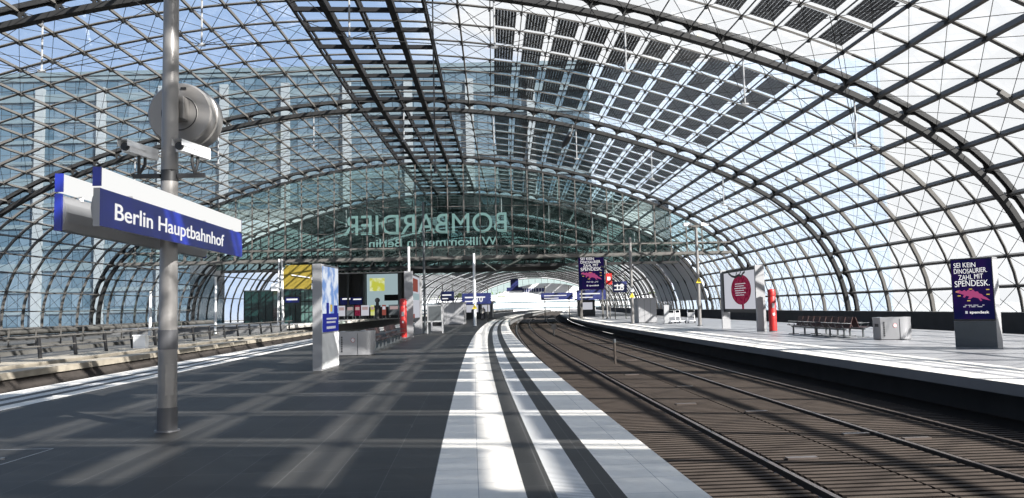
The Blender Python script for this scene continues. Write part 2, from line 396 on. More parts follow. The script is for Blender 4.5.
def right_platform():
    mb = MB()
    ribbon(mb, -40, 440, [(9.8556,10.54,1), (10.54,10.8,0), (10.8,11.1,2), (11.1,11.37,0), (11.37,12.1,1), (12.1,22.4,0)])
    strip_faces(mb, -40, 440, [(9.8556,0),(9.8556,-.22)], 3)
    strip_faces(mb, -40, 440, [(9.8556,-.22),(11.3,-.26),(11.3,BED)], 4)  # recess below the lip, its shade put into a darker concrete
    strip_faces(mb, -40, 440, [(22.4,0),(22.4,-.3),(21.6,-.34),(21.6,BED)], 3)
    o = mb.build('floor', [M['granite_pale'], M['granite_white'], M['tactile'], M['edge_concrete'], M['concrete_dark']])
    tag(o, 'sunlit pale platform across the tracks', None, kind='structure')
right_platform()
def left_platform():
    mb = MB()
    zt = .48
    ribbon(mb, 70, 430, [(-18.8,-18.1,1), (-34,-18.8,0)], z=zt)
    strip_faces(mb, 70, 430, [(-18.1,zt),(-18.1,zt-.34)], 1)
    strip_faces(mb, 70, 430, [(-18.1,zt-.34),(-19.3,zt-.4),(-19.3,BED)], 2)
    a, b, c, d = pt(70,-34,zt), pt(70,-18.1,zt), pt(70,-18.1,BED), pt(70,-34,BED)
    n = len(mb.v); mb.v += [a,b,c,d]; mb.uv += [(0,0)]*4; mb.f.append((n,n+1,n+2,n+3)); mb.m.append(2)
    o = mb.build('floor', [M['granite_pale'], M['granite_white'], M['edge_concrete']])
    tag(o, 'raised far left platform with a white edge', None, kind='structure')
    # concrete deck beside the left track with the railing on it, seen as two pale ledges
    mb = MB()
    strip_faces(mb, -40, 70, [(-14.9,-.32),(-14.9,-.1),(-15.75,-.1),(-15.75,-.42),(-16.1,-.42),(-16.1,0),(-18.0,0),(-18.0,-.55)], 0)
    strip_faces(mb, -40, 70, [(-14.6,BED),(-15.0,-.32)], 1)
    strip_faces(mb, -40, 70, [(-19.2,-.55),(-19.2,-.1),(-21.6,-.1),(-21.6,-.8)], 2)
    strip_faces(mb, -40, 70, [(-24.2,-.8),(-24.2,-.05),(-27.4,-.05),(-27.4,-.8)], 2)
    strip_faces(mb, -40, 70, [(-29.5,-.8),(-29.5,-.02),(-34.5,-.02)], 2)
    o = mb.build('floor', [M['concrete'], M['ballast'], M['deck_grey']]); tag(o, 'stepped pale concrete deck beyond the left track', None, kind='structure')
left_platform()
def beds():
    mb = MB(); mb.uv = []
    strip_faces(mb, -40, 440, [(-40,BED-.1),(-9.6,BED)], 0, 4)
    strip_faces(mb, -40, 440, [(1.3,BED),(11.2,BED)], 0, 4)
    strip_faces(mb, -40, 440, [(20,BED),(30,BED)], 0, 4)
    o = mb.build('ground', [M['ballast']]); tag(o, 'dark brown track beds between the platforms', None, kind='structure')
    # walls at the feet of the vault
    mb = MB(); mb.uv = []
    strip_faces(mb, -40, 440, [(26.6,BED),(26.6,.75),(27.6,.75),(27.6,-9)], 0, 4)
    tag(mb.build('wall_right', [M['concrete_dark']]), 'dark low wall under the right glass', None, kind='structure')
    mb = MB(); mb.uv = []
    strip_faces(mb, -40, 440, [(-37.2,BED-.2),(-37.2,.25),(-38.6,.25),(-38.6,-9)], 0, 4)
    tag(mb.build('wall_left', [M['concrete_dark']]), 'low wall under the left glass', None, kind='structure')
    mb = MB(); mb.tube([pt(s, -36.9, .62) for s in frange(-30, 100, 5)], .30, 12)
    o = mb.build('duct_pipe', M['deck_grey'], smooth=True); tag(o, 'thick pipe running along the foot of the left glass wall', 'pipe')
    mb = MB(); mb.quad((-900,-300,-10),(900,-300,-10),(900,1500,-10),(-900,1500,-10))
    tag(mb.build('ground', M['street']), 'street level outside the station', None, kind='structure')
beds()
# ------------------------------------------------------------------ tracks
def sweep_rail(mb, d, s0, s1, z=-.76):
    S = frange(s0, s1, 3.0)
    P = [(-.072,-.17,1),(-.072,-.15,1),(-.012,-.13,1),(-.012,-.04,1),(-.036,-.03,1),(-.036,0,0),(.036,0,1),(.036,-.03,1),(.012,-.04,1),(.012,-.13,1),(.072,-.15,1),(.072,-.17,1)]
    n = len(mb.v); k = len(P)
    for s in S:
        for x, zz, _ in P: mb.v.append(pt(s, d+x, z+zz))
    for i in range(len(S)-1):
        for j in range(k-1):
            a = n+i*k+j; mb.f.append((a, a+k, a+k+1, a+1)); mb.m.append(0 if j == 5 else 1)
def track(label, da, db, s0, s1, slabs_):
    t = thing('railway_track', label, 'railway track', (0,0,0), 0)
    for d in (da, db):
        mb = MB(); sweep_rail(mb, d, s0, s1); mb.build('rail', [M['rail'], M['rail_side']], t)
    for d0, d1 in slabs_:                            # ribbed sound-absorbing slabs, real ridges across the track
        mb = MB(); s = max(s0, 3.0); n = len(mb.v); rows = []
        while s < min(s1, 120):
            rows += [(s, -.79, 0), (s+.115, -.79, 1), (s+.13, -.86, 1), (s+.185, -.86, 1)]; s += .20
        for s, z, _ in rows: mb.v += [pt(s, d0, z), pt(s, d1, z), pt(s, d0, BED-.01), pt(s, d1, BED-.01)]
        for i in range(len(rows)-1):
            a = n+4*i
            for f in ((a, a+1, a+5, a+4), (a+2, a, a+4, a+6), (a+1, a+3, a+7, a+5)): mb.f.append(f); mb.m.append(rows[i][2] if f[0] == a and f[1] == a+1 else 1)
        o = mb.build('sound_absorbing_slab', [M['absorber'], M['groove_dark']], t)
    mb = MB()
    for i in range(int((min(s1,160)-s0)/.65)):
        s = s0 + .65*i
        a = pt(s, (da+db)/2-1.25, BED+.02); b = pt(s, (da+db)/2+1.25, BED+.02); mb.bar(a, b, .26, .2)
    mb.build('sleepers', M['edge_concrete'], t)
    return t
TR_A = track('ribbed brown slab track beside the near platform edge', 2.723, 4.364, -4, 430, [(1.99,2.58),(2.87,4.22),(4.52,5.78)])
TR_B = track('ribbed brown slab track nearest the sunlit right platform', 7.154, 8.795, -4, 430, [(5.82,7.01),(7.30,8.65),(8.95,9.6)])
track('rusty track left of the near platform below the railing', -13.25, -11.65, -4, 430, [])
for tr, spots in ((TR_A, ((18.2,5.0),(11.6,4.95),(26.2,5.3))), (TR_B, ((16.6,6.1),(13.5,6.75),(12.9,7.5),(22,6.0),(33,6.6),(38,6.1)))):
    for s, d in spots:
        mb = MB(); mb.bar(pt(s, d-.22, -.775), pt(s, d+.25, -.775), .12, .03); mb.build('worn_plate', M['rail'], tr)

# ------------------------------------------------------------------ the vault
ARCH_S = [-30.3, -8.5, 13.3, 35.11, 56.89, 78.4, 100.1]
def arch(s, label, detail=True, post=True):
    t = thing('roof_arch', label, None, (0,0,0), 0, kind='structure')
    N = 120
    def ring(mb, h0, h1, hw, n=N, m=0):
        n0 = len(mb.v)
        for i in range(n+1):
            L = LMIN + (LMAX-LMIN)*i/n
            for h, w in ((h0,-hw),(h0,hw),(h1,hw),(h1,-hw)):
                u, z, _, _ = prof(L, h); mb.v.append(apt(s+w, u, z))
        for i in range(n):
            a = n0+4*i
            for k in range(4): mb.f.append((a+k, a+(k+1)%4, a+4+(k+1)%4, a+4+k)); mb.m.append(m)
    mb = MB(); ring(mb, -GLZ, -GLZ+.26, .21); mb.build('lower_flange', M['steel_dark'], t)
    mb = MB(); ring(mb, .06, .30, .16); mb.build('upper_chord', M['steel_dark'], t)
    if not detail: return t
    mb = MB(); mp = MB()
    for a, b in zip(PURL, PURL[1:]):
        # web haunch: a thin plate between the upper chord and a shallow bow
        K = 8; hi = []; lo = []
        for i in range(K+1):
            x = i/K; L = a + (b-a)*x
            d = abs(2*x-1); drop = .06 + .34*(d**3.0)
            hi.append(prof(L, .08)); lo.append(prof(L, .08-drop))
        for i in range(K):
            q = [apt(s, *hi[i][:2]), apt(s, *hi[i+1][:2]), apt(s, *lo[i+1][:2]), apt(s, *lo[i][:2])]
            mb.quad(*q)
    for L in PURL:
        u0, z0, _, _ = prof(L, -GLZ+.2); u1, z1, tx, tz = prof(L, .1)
        mp.bar(apt(s, u0, z0), apt(s, u1, z1), .09, .20, up=(0,1,0))
    mb.build('web_plate', M['steel_dark'], t); mp.build('web_posts', M['steel_dark'], t)
    # tension rods slung below the arch on struts
    st = MB(); cb = MB(); nodes = []
    for Ls in (-25.5, -19.6, -13.4, -6.3, .4, 7.2, 13.6, 19.6, 25.5):
        u, z, tx, tz = prof(Ls, -GLZ)
        ue, ze = u, z - 2.3
        nodes.append((ue, ze)); st.tube([apt(s, u, z+.1), apt(s, ue, ze)], .045, 6)
        st.tube([apt(s, ue-.16, ze), apt(s, ue+.16, ze)], .07, 6)
    for (a, b) in zip(nodes, nodes[1:]): cb.tube([apt(s, *a), apt(s, *b)], .022, 5)
    for k, nd in enumerate(nodes):
        for dL in (-5.5, 5.5):
            u, z, _, _ = prof((-25.5,-19.6,-13.4,-6.3,.4,7.2,13.6,19.6,25.5)[k] + dL, -GLZ+.1)
            cb.tube([apt(s, *nd), apt(s, u, z)], .016, 5)
            cb.tube([apt(s, *nd), apt(s + (5.4 if dL > 0 else -5.4), *prof((-25.5,-19.6,-13.4,-6.3,.4,7.2,13.6,19.6,25.5)[k] + dL*.75, -.05)[:2])], .016, 5)
    st.build('hanging_struts', M['grey'], t); cb.build('tension_rods', M['steel_dark'], t)
    return t
def solar_quad(s0, s1, L0_, L1_, h=.06):
    mb = MB(); mb.uv = []
    for s, L, uv in ((s0,L0_,(0,0)),(s0,L1_,(1,0)),(s1,L1_,(1,1)),(s1,L0_,(0,1))):
        u, z, _, _ = prof(L, h); mb.v.append(apt(s, u, z)); mb.uv.append(uv)
    for s, L, uv in ((s0,L0_,(0,0)),(s0,L1_,(1,0)),(s1,L1_,(1,1)),(s1,L0_,(0,1))):
        u, z, _, _ = prof(L, h+.03); mb.v.append(apt(s, u, z)); mb.uv.append(uv)
    mb.f += [(0,1,2,3),(7,6,5,4),(0,4,5,1),(1,5,6,2),(2,6,7,3),(3,7,4,0)]; mb.m += [0]*6
    return mb
def bay(sa, sb, label, panels=True, full=True, coarse=False):
    t = thing('ceiling', label, None, (0,0,0), 0, kind='structure')
    ncell = 8; ds = (sb-sa)/ncell
    # glass skin
    mb = MB(); Ls = frange(LMIN, LMAX, LSTEP); n = len(Ls)
    for s in (sa, sb):
        for L in Ls: u, z, _, _ = prof(L, .12); mb.v.append(apt(s, u, z))
    for i in range(n-1): mb.f.append((i, i+1, n+i+1, n+i)); mb.m.append(0)
    g = mb.build('glass_panes', M['roof_glass'], t, smooth=True)
    # purlins along the hall
    mb = MB(); md = MB()
    for k, L in enumerate(PURL):
        if coarse and k % 2: continue
        u, z, tx, tz = prof(L, 0)
        dark = -3.2 < L < 4.0
        w, h = (.05, .06) if 6.5 < L < 23.2 else ((.14, .30) if L > 23.8 else (.085, .16))
        (md if dark else mb).bar(apt(sa, u, z), apt(sb, u, z), w, h, up=(-tz, 0, tx))
    mb.build('purlins', M['steel_dark' if coarse else 'steel'], t)
    if md.v:
        # service gangway hung under the crown: doubled beams and heavy cross bars
        lines = [L for L in PURL if -3.2 < L < 4.0]
        for i, L in enumerate(lines):
            u, z, tx, tz = prof(L, -.42)
            if not coarse: md.bar(apt(sa, u, z), apt(sb, u, z), .32 if i in (1, 3) else .12, .34 if i in (1, 3) else .16)
        if full:
            for j in range(ncell*1+1):
                s = sa + ds*j
                if j in (0, ncell): continue
                u0, z0, _, _ = prof(lines[0], -.42); u1, z1, _, _ = prof(lines[-1], -.42)
                md.bar(apt(s, u0, z0), apt(s, u1, z1), .18, .22)
                for L in lines:
                    a = prof(L, -.4); b = prof(L, 0); md.bar(apt(s, *a[:2]), apt(s, *b[:2]), .07, .07, up=(0,1,0))
                    md.bar(apt(s-.35, *prof(L, -.2)[:2]), apt(s+.35, *prof(L, -.2)[:2]), .12, .26)
        md.build('service_gangway', M['steel_black'], t)
    # rafters across
    mb = MB(); NR = 60
    for j in range(1, ncell):
        s = sa + ds*j
        Ls = frange(LMIN, LMAX, (LMAX-LMIN)/NR)
        for a, b in zip(Ls, Ls[1:]):
            thick = (a > 28.0 and j % 2 == 0)
            P0 = prof(a, .02); P1 = prof(b, .02)
            if thick: mb.bar(apt(s, *prof(a, -.06)[:2]), apt(s, *prof(b, -.06)[:2]), .20, .24, up=(0,1,0))
            elif a < -24: mb.bar(apt(s, *P0[:2]), apt(s, *P1[:2]), .15, .2, up=(0,1,0))
            elif coarse: mb.bar(apt(s, *P0[:2]), apt(s, *P1[:2]), .10, .12, up=(0,1,0))
            else:
                for w in (-.055, .055): mb.bar(apt(s+w, *P0[:2]), apt(s+w, *P1[:2]), .03 if 6.5 < a < 23.4 else .05, .05 if 6.5 < a < 23.4 else .09, up=(0,1,0))
    mb.build('rafters', M['steel_dark' if coarse else 'steel'], t)
    if full:
        mb = MB()
        for j in range(ncell):
            for a, b in zip(PURL, PURL[1:]):
                if -3.2 < a < 3 : continue
                p = [apt(sa+ds*(j+x), *prof(L, -.02)[:2]) for x, L in ((0,a),(1,b),(1,a),(0,b))]
                for q0, q1 in ((p[0],p[1]),(p[2],p[3])): mb.bar(q0, q1, .022, .022)
        mb.build('bracing_cables', M['steel_dark'], t)
        mb = MB()
        for j in range(1, ncell):
            for L in PURL:
                a = prof(L, -.10); mb.bar(apt(sa+ds*j-.11, *a[:2]), apt(sa+ds*j+.11, *a[:2]), .12, .10)
        mb.build('node_clamps', M['steel_dark'], t)
    if sa < 125 and coarse:                           # pale sheet cladding low on both sides beside the crossing
        mb = MB()
        for La in frange(25, LMAX-2, 3.2)[:-1]:
            mb.quad(*[apt(q, *prof(L, -.08)[:2]) for q, L in ((sa+.5,La),(sa+.5,La+3.0),(sb-.5,La+3.0),(sb-.5,La))])
        mb.build('cladding_sheets', M['white_far'], t)
    if coarse:                                       # far panel fields as one part, with extra black sheets added to darken the roof
        mb = MB()
        for La in (-22.0, -16.8, -11.6, 7.0, 12.2, 17.4): mb.quad(*[apt(q, *prof(L, -.05)[:2]) for q, L in ((sa+ds,La),(sa+ds,La+5),(sb-ds,La+5),(sb-ds,La))])
        mb.quad(*[apt(q, *prof(L, -.3)[:2]) for q, L in ((sa+ds,-3.4),(sa+ds,4.2),(sb-ds,4.2),(sb-ds,-3.4))])
        tag(mb.build('solar_and_darkening_sheets', M['black'], t), kind='stuff')
    if panels:
        lines = [L for L in PURL if 6.5 < L < 23.6]
        for a, b in zip(lines, lines[1:]):
            for j in range(0 if sa < -1 else 1, 8 if sb < 0 else 7):  # behind the camera, unseen end rows added to shade the near floor
                q = solar_quad(sa+ds*(j+.10), sa+ds*(j+.90), a+.25, b-.25)
                q.build('solar_panel', M['solar'], t)
    return t
NAMES = ['behind the camera', 'overhead behind the camera', 'above the camera', 'the nearest seen in full', 'second seen in full', 'just before the hanging glass wall', 'beyond the hanging glass wall']
for s, nm in zip(ARCH_S, NAMES): arch(s, 'dark steel roof arch, ' + nm)
for a, b in zip(ARCH_S, ARCH_S[1:]):
    bay(a, b, 'glazed roof bay of thin steel ribs with dark solar panels right of the crown', True, a > -20 and b < 102)
FAR = [121.8 + 21.7*k for k in range(14)]
for k, s in enumerate(FAR): arch(s, 'dark arch of the far train hall', detail=False)
for a, b in zip([ARCH_S[-1]] + FAR, FAR): bay(a, b, 'glazed bay of the far train hall', False, False, True)
# ------------------------------------------------------------------ hanging glass walls and the crossing hall
def inner_z(u):                                      # height of the arch's underside over u
    lo = None
    for a, b in zip(PROF, PROF[1:]):
        if a[0] <= u <= b[0]: f = (u-a[0])/(b[0]-a[0]+1e-9); return a[1]+f*(b[1]-a[1])
    return 0
def gable(s, zb, gm, mm, label, step=1.635, dark=False):
    t = thing('wall_gable', label, None, (0,0,0), 0, kind='structure')
    us = [u for u in [(.4 + step*k) for k in range(-30, 30)] if -32 < u < 33.4 and inner_z(u) > zb + .3]
    g = MB(); m = MB()
    xs = [us[0]-.8] + us + [us[-1]+.6]
    for a, b in zip(xs, xs[1:]):
        g.quad(apt(s, a, zb), apt(s, b, zb), apt(s, b, max(zb, inner_z(b))), apt(s, a, max(zb, inner_z(a))))
    for u in us: m.bar(apt(s-.12, u, zb), apt(s-.12, u, inner_z(u)), .11, .10, up=(0,1,0))
    z = zb + 2.6
    while z < 16:
        xx = [u for u in us if inner_z(u) > z]
        if len(xx) > 1: m.bar(apt(s-.05, xx[0], z), apt(s-.05, xx[-1], z), .04, .04)
        z += 2.6
    g.build('glass_panes', gm, t); m.build('mullions', mm, t)
    return t, us
t, us = gable(78.15, 6.8, M['gable_glass'], M['steel'], 'glass wall hanging across the hall from the third arch')
mb = MB()
z = 6.15
for zz, w, h in ((6.75,.28,.28),(7.8,.14,.14)): mb.bar(apt(77.7, -30.4, zz), apt(77.7, 31.2, zz), w, h)
for zz, w, h in ((6.75,.28,.28),(7.8,.14,.14)): mb.bar(apt(79.4, -30.4, zz), apt(79.4, 31.2, zz), w, h)
for i, u in enumerate(us):
    mb.bar(apt(77.7, u, 6.8), apt(77.7, u, 7.8), .07, .07, up=(0,1,0))
    mb.bar(apt(77.7, u, 6.8), apt(79.4, u, 6.8), .07, .07)
    if i % 2 and i+1 < len(us): mb.bar(apt(79.4, u, 6.8), apt(79.4, us[i+1], 7.8), .05, .05, up=(0,1,0))
tag(mb.build('trim_truss', M['steel']), 'horizontal truss along the bottom of the hanging glass wall', None, kind='structure')
for a, b, lab in (((477,258),(498,272),'short slanting tie rod under the truss beside the mid-platform pole'), ((476,282),(521,259),'long slanting tie rod under the truss right of the mid-platform pole'), ((601,266),(628,280),'slanting tie rod under the truss right of the raised dinosaur poster')):
    mb = MB(); mb.tube([at(a[0], a[1], 83.6 + a[0] % 5), at(b[0], b[1], 83.6 + a[0] % 5)], .09, 6)
    tag(mb.build('tie_rod', M['steel']), lab, 'tie rod')
gable(FAR[1], 8.0, M['gable_glass'], M['steel_dark'], 'glass gable where the far train hall begins', 3.3)
gable(FAR[-1], 8.2, M['gable_glass'], M['steel_dark'], 'glass gable closing the far end of the train hall', 3.3)
t2, us2 = gable(100.2, 7.2, M['dark_glass'], M['steel_dark'], 'dark glazed gable beyond the hanging wall')
mb = MB()
for zz in (7.0, 8.4, 9.6): mb.bar(apt(99.6, -29, zz), apt(99.6, 30, zz), .3, .35)
for k in range(-14, 15): mb.bar(apt(99.7, k*2.05, 7.0), apt(99.7, k*2.05+2.0, 9.6), .10, .10, up=(0,1,0))
tag(mb.build('trim_lattice', M['steel_dark']), 'dark lattice beam across the second gable', None, kind='structure')
# lettering on the outer side of the second gable, read from behind
c = at(509, 231.6, 99.3); xl = at(346, 236, 99.3)
t = thing('gable_lettering', 'big pale lettering seen mirrored on the dark glass gable', 'lettering', c, 0)
M['letters'] = mat('pale_letter_sheet', (.62,.80,.78), .5, 0, .12, .6)
M['letters_emit'] = emit('self_glowing_letters', (.52,.74,.72), .62)  # pale letters given emission to read bright, no lamp in them
o1 = text_mesh('name_letters', 'BOMBARDIER', 3.7, M['letters_emit'], t, frame((0,0,0), (-1,0,0), (0,0,1)), 1.0, .0, 'LEFT', .05)
o2 = text_mesh('greeting_letters', 'Willkommen in Berlin', 1.55, M['letters_emit'], t, frame((-1.6,0,-1.65), (-1,0,0), (0,0,1)), 1.0, .01, 'LEFT', .04)
for o, wid in ((o1, c[0]-xl[0]), (o2, at(490,240,99.3)[0]-at(362,240,99.3)[0])):
    xs = [v.co.x for v in o.data.vertices]; k = wid/(max(xs)-min(xs)); x1 = max(xs)
    for v in o.data.vertices: v.co.x = x1 + (v.co.x-x1)*k
mb = MB(); mb.bar(at(500, 249, 100.9), at(352, 251, 100.9), .3, 1.6); 
mb.build('backing_rail', M['black'], t).parent = None if False else t
for ch in t.children:
    if ch.name.startswith('backing_rail'): ch.matrix_parent_inverse = Matrix.Translation(Vector(c)).inverted()

# the crossing hall's deck and the office building bridging over the roof
def building():
    t = thing('office_building', 'bridge-like blue glass office building rising over and left of the glazed roof', 'building', (0,150,0), 0)
    mb = MB(); mb.box(-185,-63,0,18,-10,49.5); mb.build('left_tower', M['facade_blue'], t)
    mb = MB(); mb.box(-63,16,0,18,22,49.5); mb.build('bridge_block', M['facade_blue'], t)
    mb = MB(); mb.box(16,74,0,18,22,49.5); mb.box(31,74,0.1,18,-10,22); mb.build('right_tower', M['facade_pale'], t)
    for x in [-92.8 + 12.15*k for k in range(-3, 9)]:
        mb = MB(); mb.box(x-.8, x+.8, -.9, 0, -10 if x < -63 else 22, 47); mb.build('white_column', M['column'], t)
    mb = MB()
    for k in range(14):
        z = -6 + 4.2*k; mb.box(-185, 16 if z > 22 else -63, -.35, 0, z, z+(.75 if k % 4 else 1.5))
    mb.build('floor_bands', M['facade_band'], t)
    mb = MB(); mb.box(-185,16,-.6,18.5,49.5,50.3); mb.build('roof_edge', M['facade_band'], t)
building()


# ------------------------------------------------------------------ near platform: the name sign, its pole, the drum and the cameras
POLE = (-4.855, 10.834, 0); PRZ = -heading(11)
def post_group():
    t = thing('sign_pole', 'tall round grey steel pole carrying the blue name sign, near left platform', 'pole', POLE, PRZ)
    mb = MB(); mb.tube([(0,0,0),(0,0,1.0),(0,0,9.2)], [.128,.126,.092], 24); mb.build('shaft', M['pole'], t, True)
    mb = MB(); mb.tube([(0,0,0),(0,0,.33)], [.137,.135], 24); mb.build('base_sleeve', M['pole_dark'], t, True)
    mb = MB(); mb.tube([(0,0,1.13),(0,0,1.40)], [.132,.131], 24); mb.build('dark_band', M['pole_dark'], t, True)
    mb = MB(); mb.tube([(0,0,0),(0,0,.02)], [.17,.165], 24); mb.build('floor_ring', M['pole_dark'], t, True)
    mb = MB(); mb.box(-.055,.055,-.132,-.12,.50,.92); mb.build('access_hatch', M['pole'], t).rotation_euler = (0,0,.55)
    mb = MB(); mb.tube([(0,0,3.50),(0,0,3.66)], [.118,.118], 24); mb.build('clamp', M['black'], t, True)
    # sign
    g = thing('station_name_sign', 'double-sided blue station name sign with white strip above, fixed to the grey pole', 'sign', (POLE[0], POLE[1], 2.57), PRZ)
    def lens(x0, x1, z0, z1, bulge):               # lens-like section of the panel, bulging on the inner side
        return [(x0, z0), (x1, z0+.01), (x1+bulge*.7, z0+(z1-z0)*.25), (x1+bulge, (z0+z1)/2), (x1+bulge*.7, z0+(z1-z0)*.75), (x1, z1-.01), (x0, z1)]
    for sx, y0, y1, nm in ((1, -2.73, 2.31, 'front'), (-1, -2.36, 2.31, 'rear')):
        o = [(sx*x, z) for x, z in lens(.33, .27, 0, .405, -.05)]; o = o if sx < 0 else list(reversed(o))
        mb = MB(); mb.prism(o, y0+.03, y1-.03); mb.build('panel_body', M['metal_matt'], g)
        mb = MB(); mb.box(min(sx*.33, sx*.338), max(sx*.33, sx*.338), y0, y1, 0, .405); mb.build('blue_face', M['blue'], g)
        for y in (y0, y1-.03):
            mb = MB(); mb.box(min(sx*.26, sx*.33), max(sx*.26, sx*.33), y, y+.03, -.004, .41); mb.build('end_cap', M['blue'] if sx < 0 else M['metal_matt'], g)
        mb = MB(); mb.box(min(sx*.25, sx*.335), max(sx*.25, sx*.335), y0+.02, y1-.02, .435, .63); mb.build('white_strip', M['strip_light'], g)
        for y in (y0, y1-.03):
            mb = MB(); mb.box(min(sx*.25, sx*.336), max(sx*.25, sx*.336), y-.003, y+.02, .43, .635); mb.build('end_cap', M['blue'], g)
        for y in (-1.9, -.6, .6, 1.9):
            mb = MB(); mb.tube([(sx*.28, y, .38), (sx*.28, y, .46)], .03, 10); mb.build('spacer', M['white'], g, True)
    for y in (-.35, .35):
        mb = MB(); mb.box(-.28, .28, y-.03, y+.03, .16, .24); mb.build('cross_arm', M['pole_dark'], g)
    tx = text_mesh('name_lettering', 'Berlin Hauptbahnhof', .262, M['sign_white'], g, frame((.340,-2.40,.105), (0,1,0), (0,0,1)), 1.0, .002, 'LEFT', .002)
    ys = [v.co.y for v in tx.data.vertices]; k = 3.74/(max(ys)-min(ys)); y0 = min(ys)
    for v in tx.data.vertices: v.co.y = -2.40 + (v.co.y-y0)*k
    tx2 = text_mesh('rear_lettering', 'Berlin Hauptbahnhof', .262, M['sign_white'], g, frame((-.340,1.9,.105), (0,-1,0), (0,0,1)), 1.28, .002, 'LEFT', .002)
    # drum
    d = thing('drum_housing', 'round grey metal drum housing with dark centre ring behind the sign pole', 'drum', (POLE[0], POLE[1], 4.58), PRZ)
    mb = MB(); ring = [(.36,.0),(.36,.004)]
    prof_ = [(.0,.335),(.26,.335),(.27,.345),(.44,.345),(.465,.37),(.47,.56),(.49,.57),(.49,.80),(.47,.815),(.47,.86),(.43,.90),(0,.90)]
    n0 = 0; SG = 48
    for r, y in prof_:
        for q in range(SG): a = 2*PI*q/SG; mb.v.append((r*math.cos(a), y, r*math.sin(a)))
    for i in range(len(prof_)-1):
        for q in range(SG): a = i*SG+q; b = i*SG+(q+1)%SG; mb.f.append((a, b, b+SG, a+SG)); mb.m.append(0)
    mb.build('drum_body', M['pole'], d, True)
    mb = MB()
    for r0, r1, y in ((.245,.262,.338),):
        for q in range(SG):
            a = 2*PI*q/SG; b = 2*PI*(q+1)/SG
            mb.quad((r0*math.cos(a),y-.004,r0*math.sin(a)),(r1*math.cos(a),y-.004,r1*math.sin(a)),(r1*math.cos(b),y-.004,r1*math.sin(b)),(r0*math.cos(b),y-.004,r0*math.sin(b)))
    mb.build('centre_ring', M['black'], d)
    mb = MB(); mb.box(-.10,.14,.125,.335,-.13,.20); mb.build('mounting_bracket', M['pole'], d, bevel=.01)
    mb = MB(); mb.box(-.16,-.08,.328,.34,.36,.39); mb.box(.02,.10,.328,.34,.36,.39); mb.build('vent_slots', M['black'], d)
    # cameras on one cross bar each
    for sx, nm in ((-1, 'white bullet camera on the left end of the bar across the sign pole'), (1, 'white bullet camera on the right end of the bar across the sign pole')):
        c = thing('security_camera', nm, 'camera', (POLE[0], POLE[1], 3.58), PRZ)
        x = -.40 if sx < 0 else .34; ang = .20 if sx < 0 else .22
        def R2(px, py, pz, x=x, ang=ang):
            return (x + px*math.cos(ang) + py*math.sin(ang), -px*math.sin(ang) + py*math.cos(ang), .36 + pz)
        mb = MB()
        prf = [(-.062,-.07),(.062,-.07),(.066,.03),(.05,.066),(-.05,.066),(-.066,.03)]
        n = len(mb.v); k = len(prf)
        for y in (-.34, .32):
            mb.v += [R2(a, y, b) for a, b in prf]
        mb.f += [tuple(range(k)), tuple(reversed(range(k, 2*k)))] + [((i+1)%k, i, k+i, k+(i+1)%k) for i in range(k)]; mb.m += [0]*(k+2)
        mb.build('housing', M['white'], c)
        mb = MB(); mb.quad(R2(-.075,-.42,.075), R2(.075,-.42,.075), R2(.075,.30,.075), R2(-.075,.30,.075)); mb.quad(R2(-.075,-.42,.085), R2(.075,-.42,.085), R2(.075,.30,.085), R2(-.075,.30,.085))
        for q in (-.075,.075): mb.quad(R2(q,-.42,.0), R2(q,-.42,.085), R2(q,.30,.085), R2(q,.30,.0))
        mb.build('sun_shield', M['white'], c)
        mb = MB(); mb.tube([R2(0,-.34,0), R2(0,-.375,0)], [.058,.056], 20); mb.tube([R2(0,-.372,0), R2(0,-.38,0)], .04, 16); mb.build('lens', M['black'], c, True)
        mb = MB(); mb.bar((sx*.122,-.02,0), (sx*.50,-.02,0), .06, .06); mb.build('mounting_bar', M['black'], c)
        mb = MB()
        for yy in (-.05, .09): mb.tube([(x+sx*.02,-.02,.02), R2(.0,yy,-.17), R2(0,yy,-.06)], .022, 8)
        mb.build('bracket', M['black'], c)
post_group()
mb = MB()
for a, b in (((-2.05,9.55),(-1.1,9.55)),((-1.1,9.55),(-1.1,10.5)),((-1.1,10.5),(-2.05,10.5)),((-2.05,10.5),(-2.05,9.55))):
    mb.bar((a[0]-4.6,a[1]-.9,.002), (b[0]-4.6,b[1]-.9,.002), .018, .004)
mb.tube([(-6.5,8.95,0),(-6.5,8.95,.02)], .03, 10); mb.tube([(-5.9,8.95,0),(-5.9,8.95,.02)], .03, 10)
tag(mb.build('floor_hatch', M['metal']), 'thin metal outline of a floor hatch left of the sign pole', 'hatch')

# ------------------------------------------------------------------ advertising pillars and billboards
def glyph_rows(mb, x0, x1, z, h, y, rng, fill=.8):   # rows of small unreadable print
    x = x0
    while x < x1:
        w = h*(.4+.7*rng.random())
        if rng.random() < fill: mb.box(x, min(x+w, x1), y-.004, y, z, z+h)
        x += w + h*.25
def dino(mb, cx, cz, k, y, n=1):                     # a running long-tailed dinosaur, nose left, tail right
    out = [(-1.0,.10),(-.93,.22),(-.78,.27),(-.62,.20),(-.50,.30),(-.38,.22),(-.26,.34),(-.12,.26),(0,.36),(.12,.24),(.28,.26),(.36,.14),(.52,.10),(.62,-.02),(.78,-.08),(1.02,-.26),
           (.74,-.22),(.52,-.17),(.44,-.14),(.56,-.30),(.46,-.34),(.34,-.18),(.16,-.14),(.02,-.13),(-.14,-.27),(-.28,-.25),(-.18,-.11),(-.36,-.06),(-.46,-.20),(-.56,-.16),(-.50,-.02),(-.70,.04)]
    a = -.10; mb.poly([(cx + k*(px*math.cos(a)-pz*math.sin(a)), y, cz + k*(px*math.sin(a)+pz*math.cos(a))) for px, pz in reversed(out)])
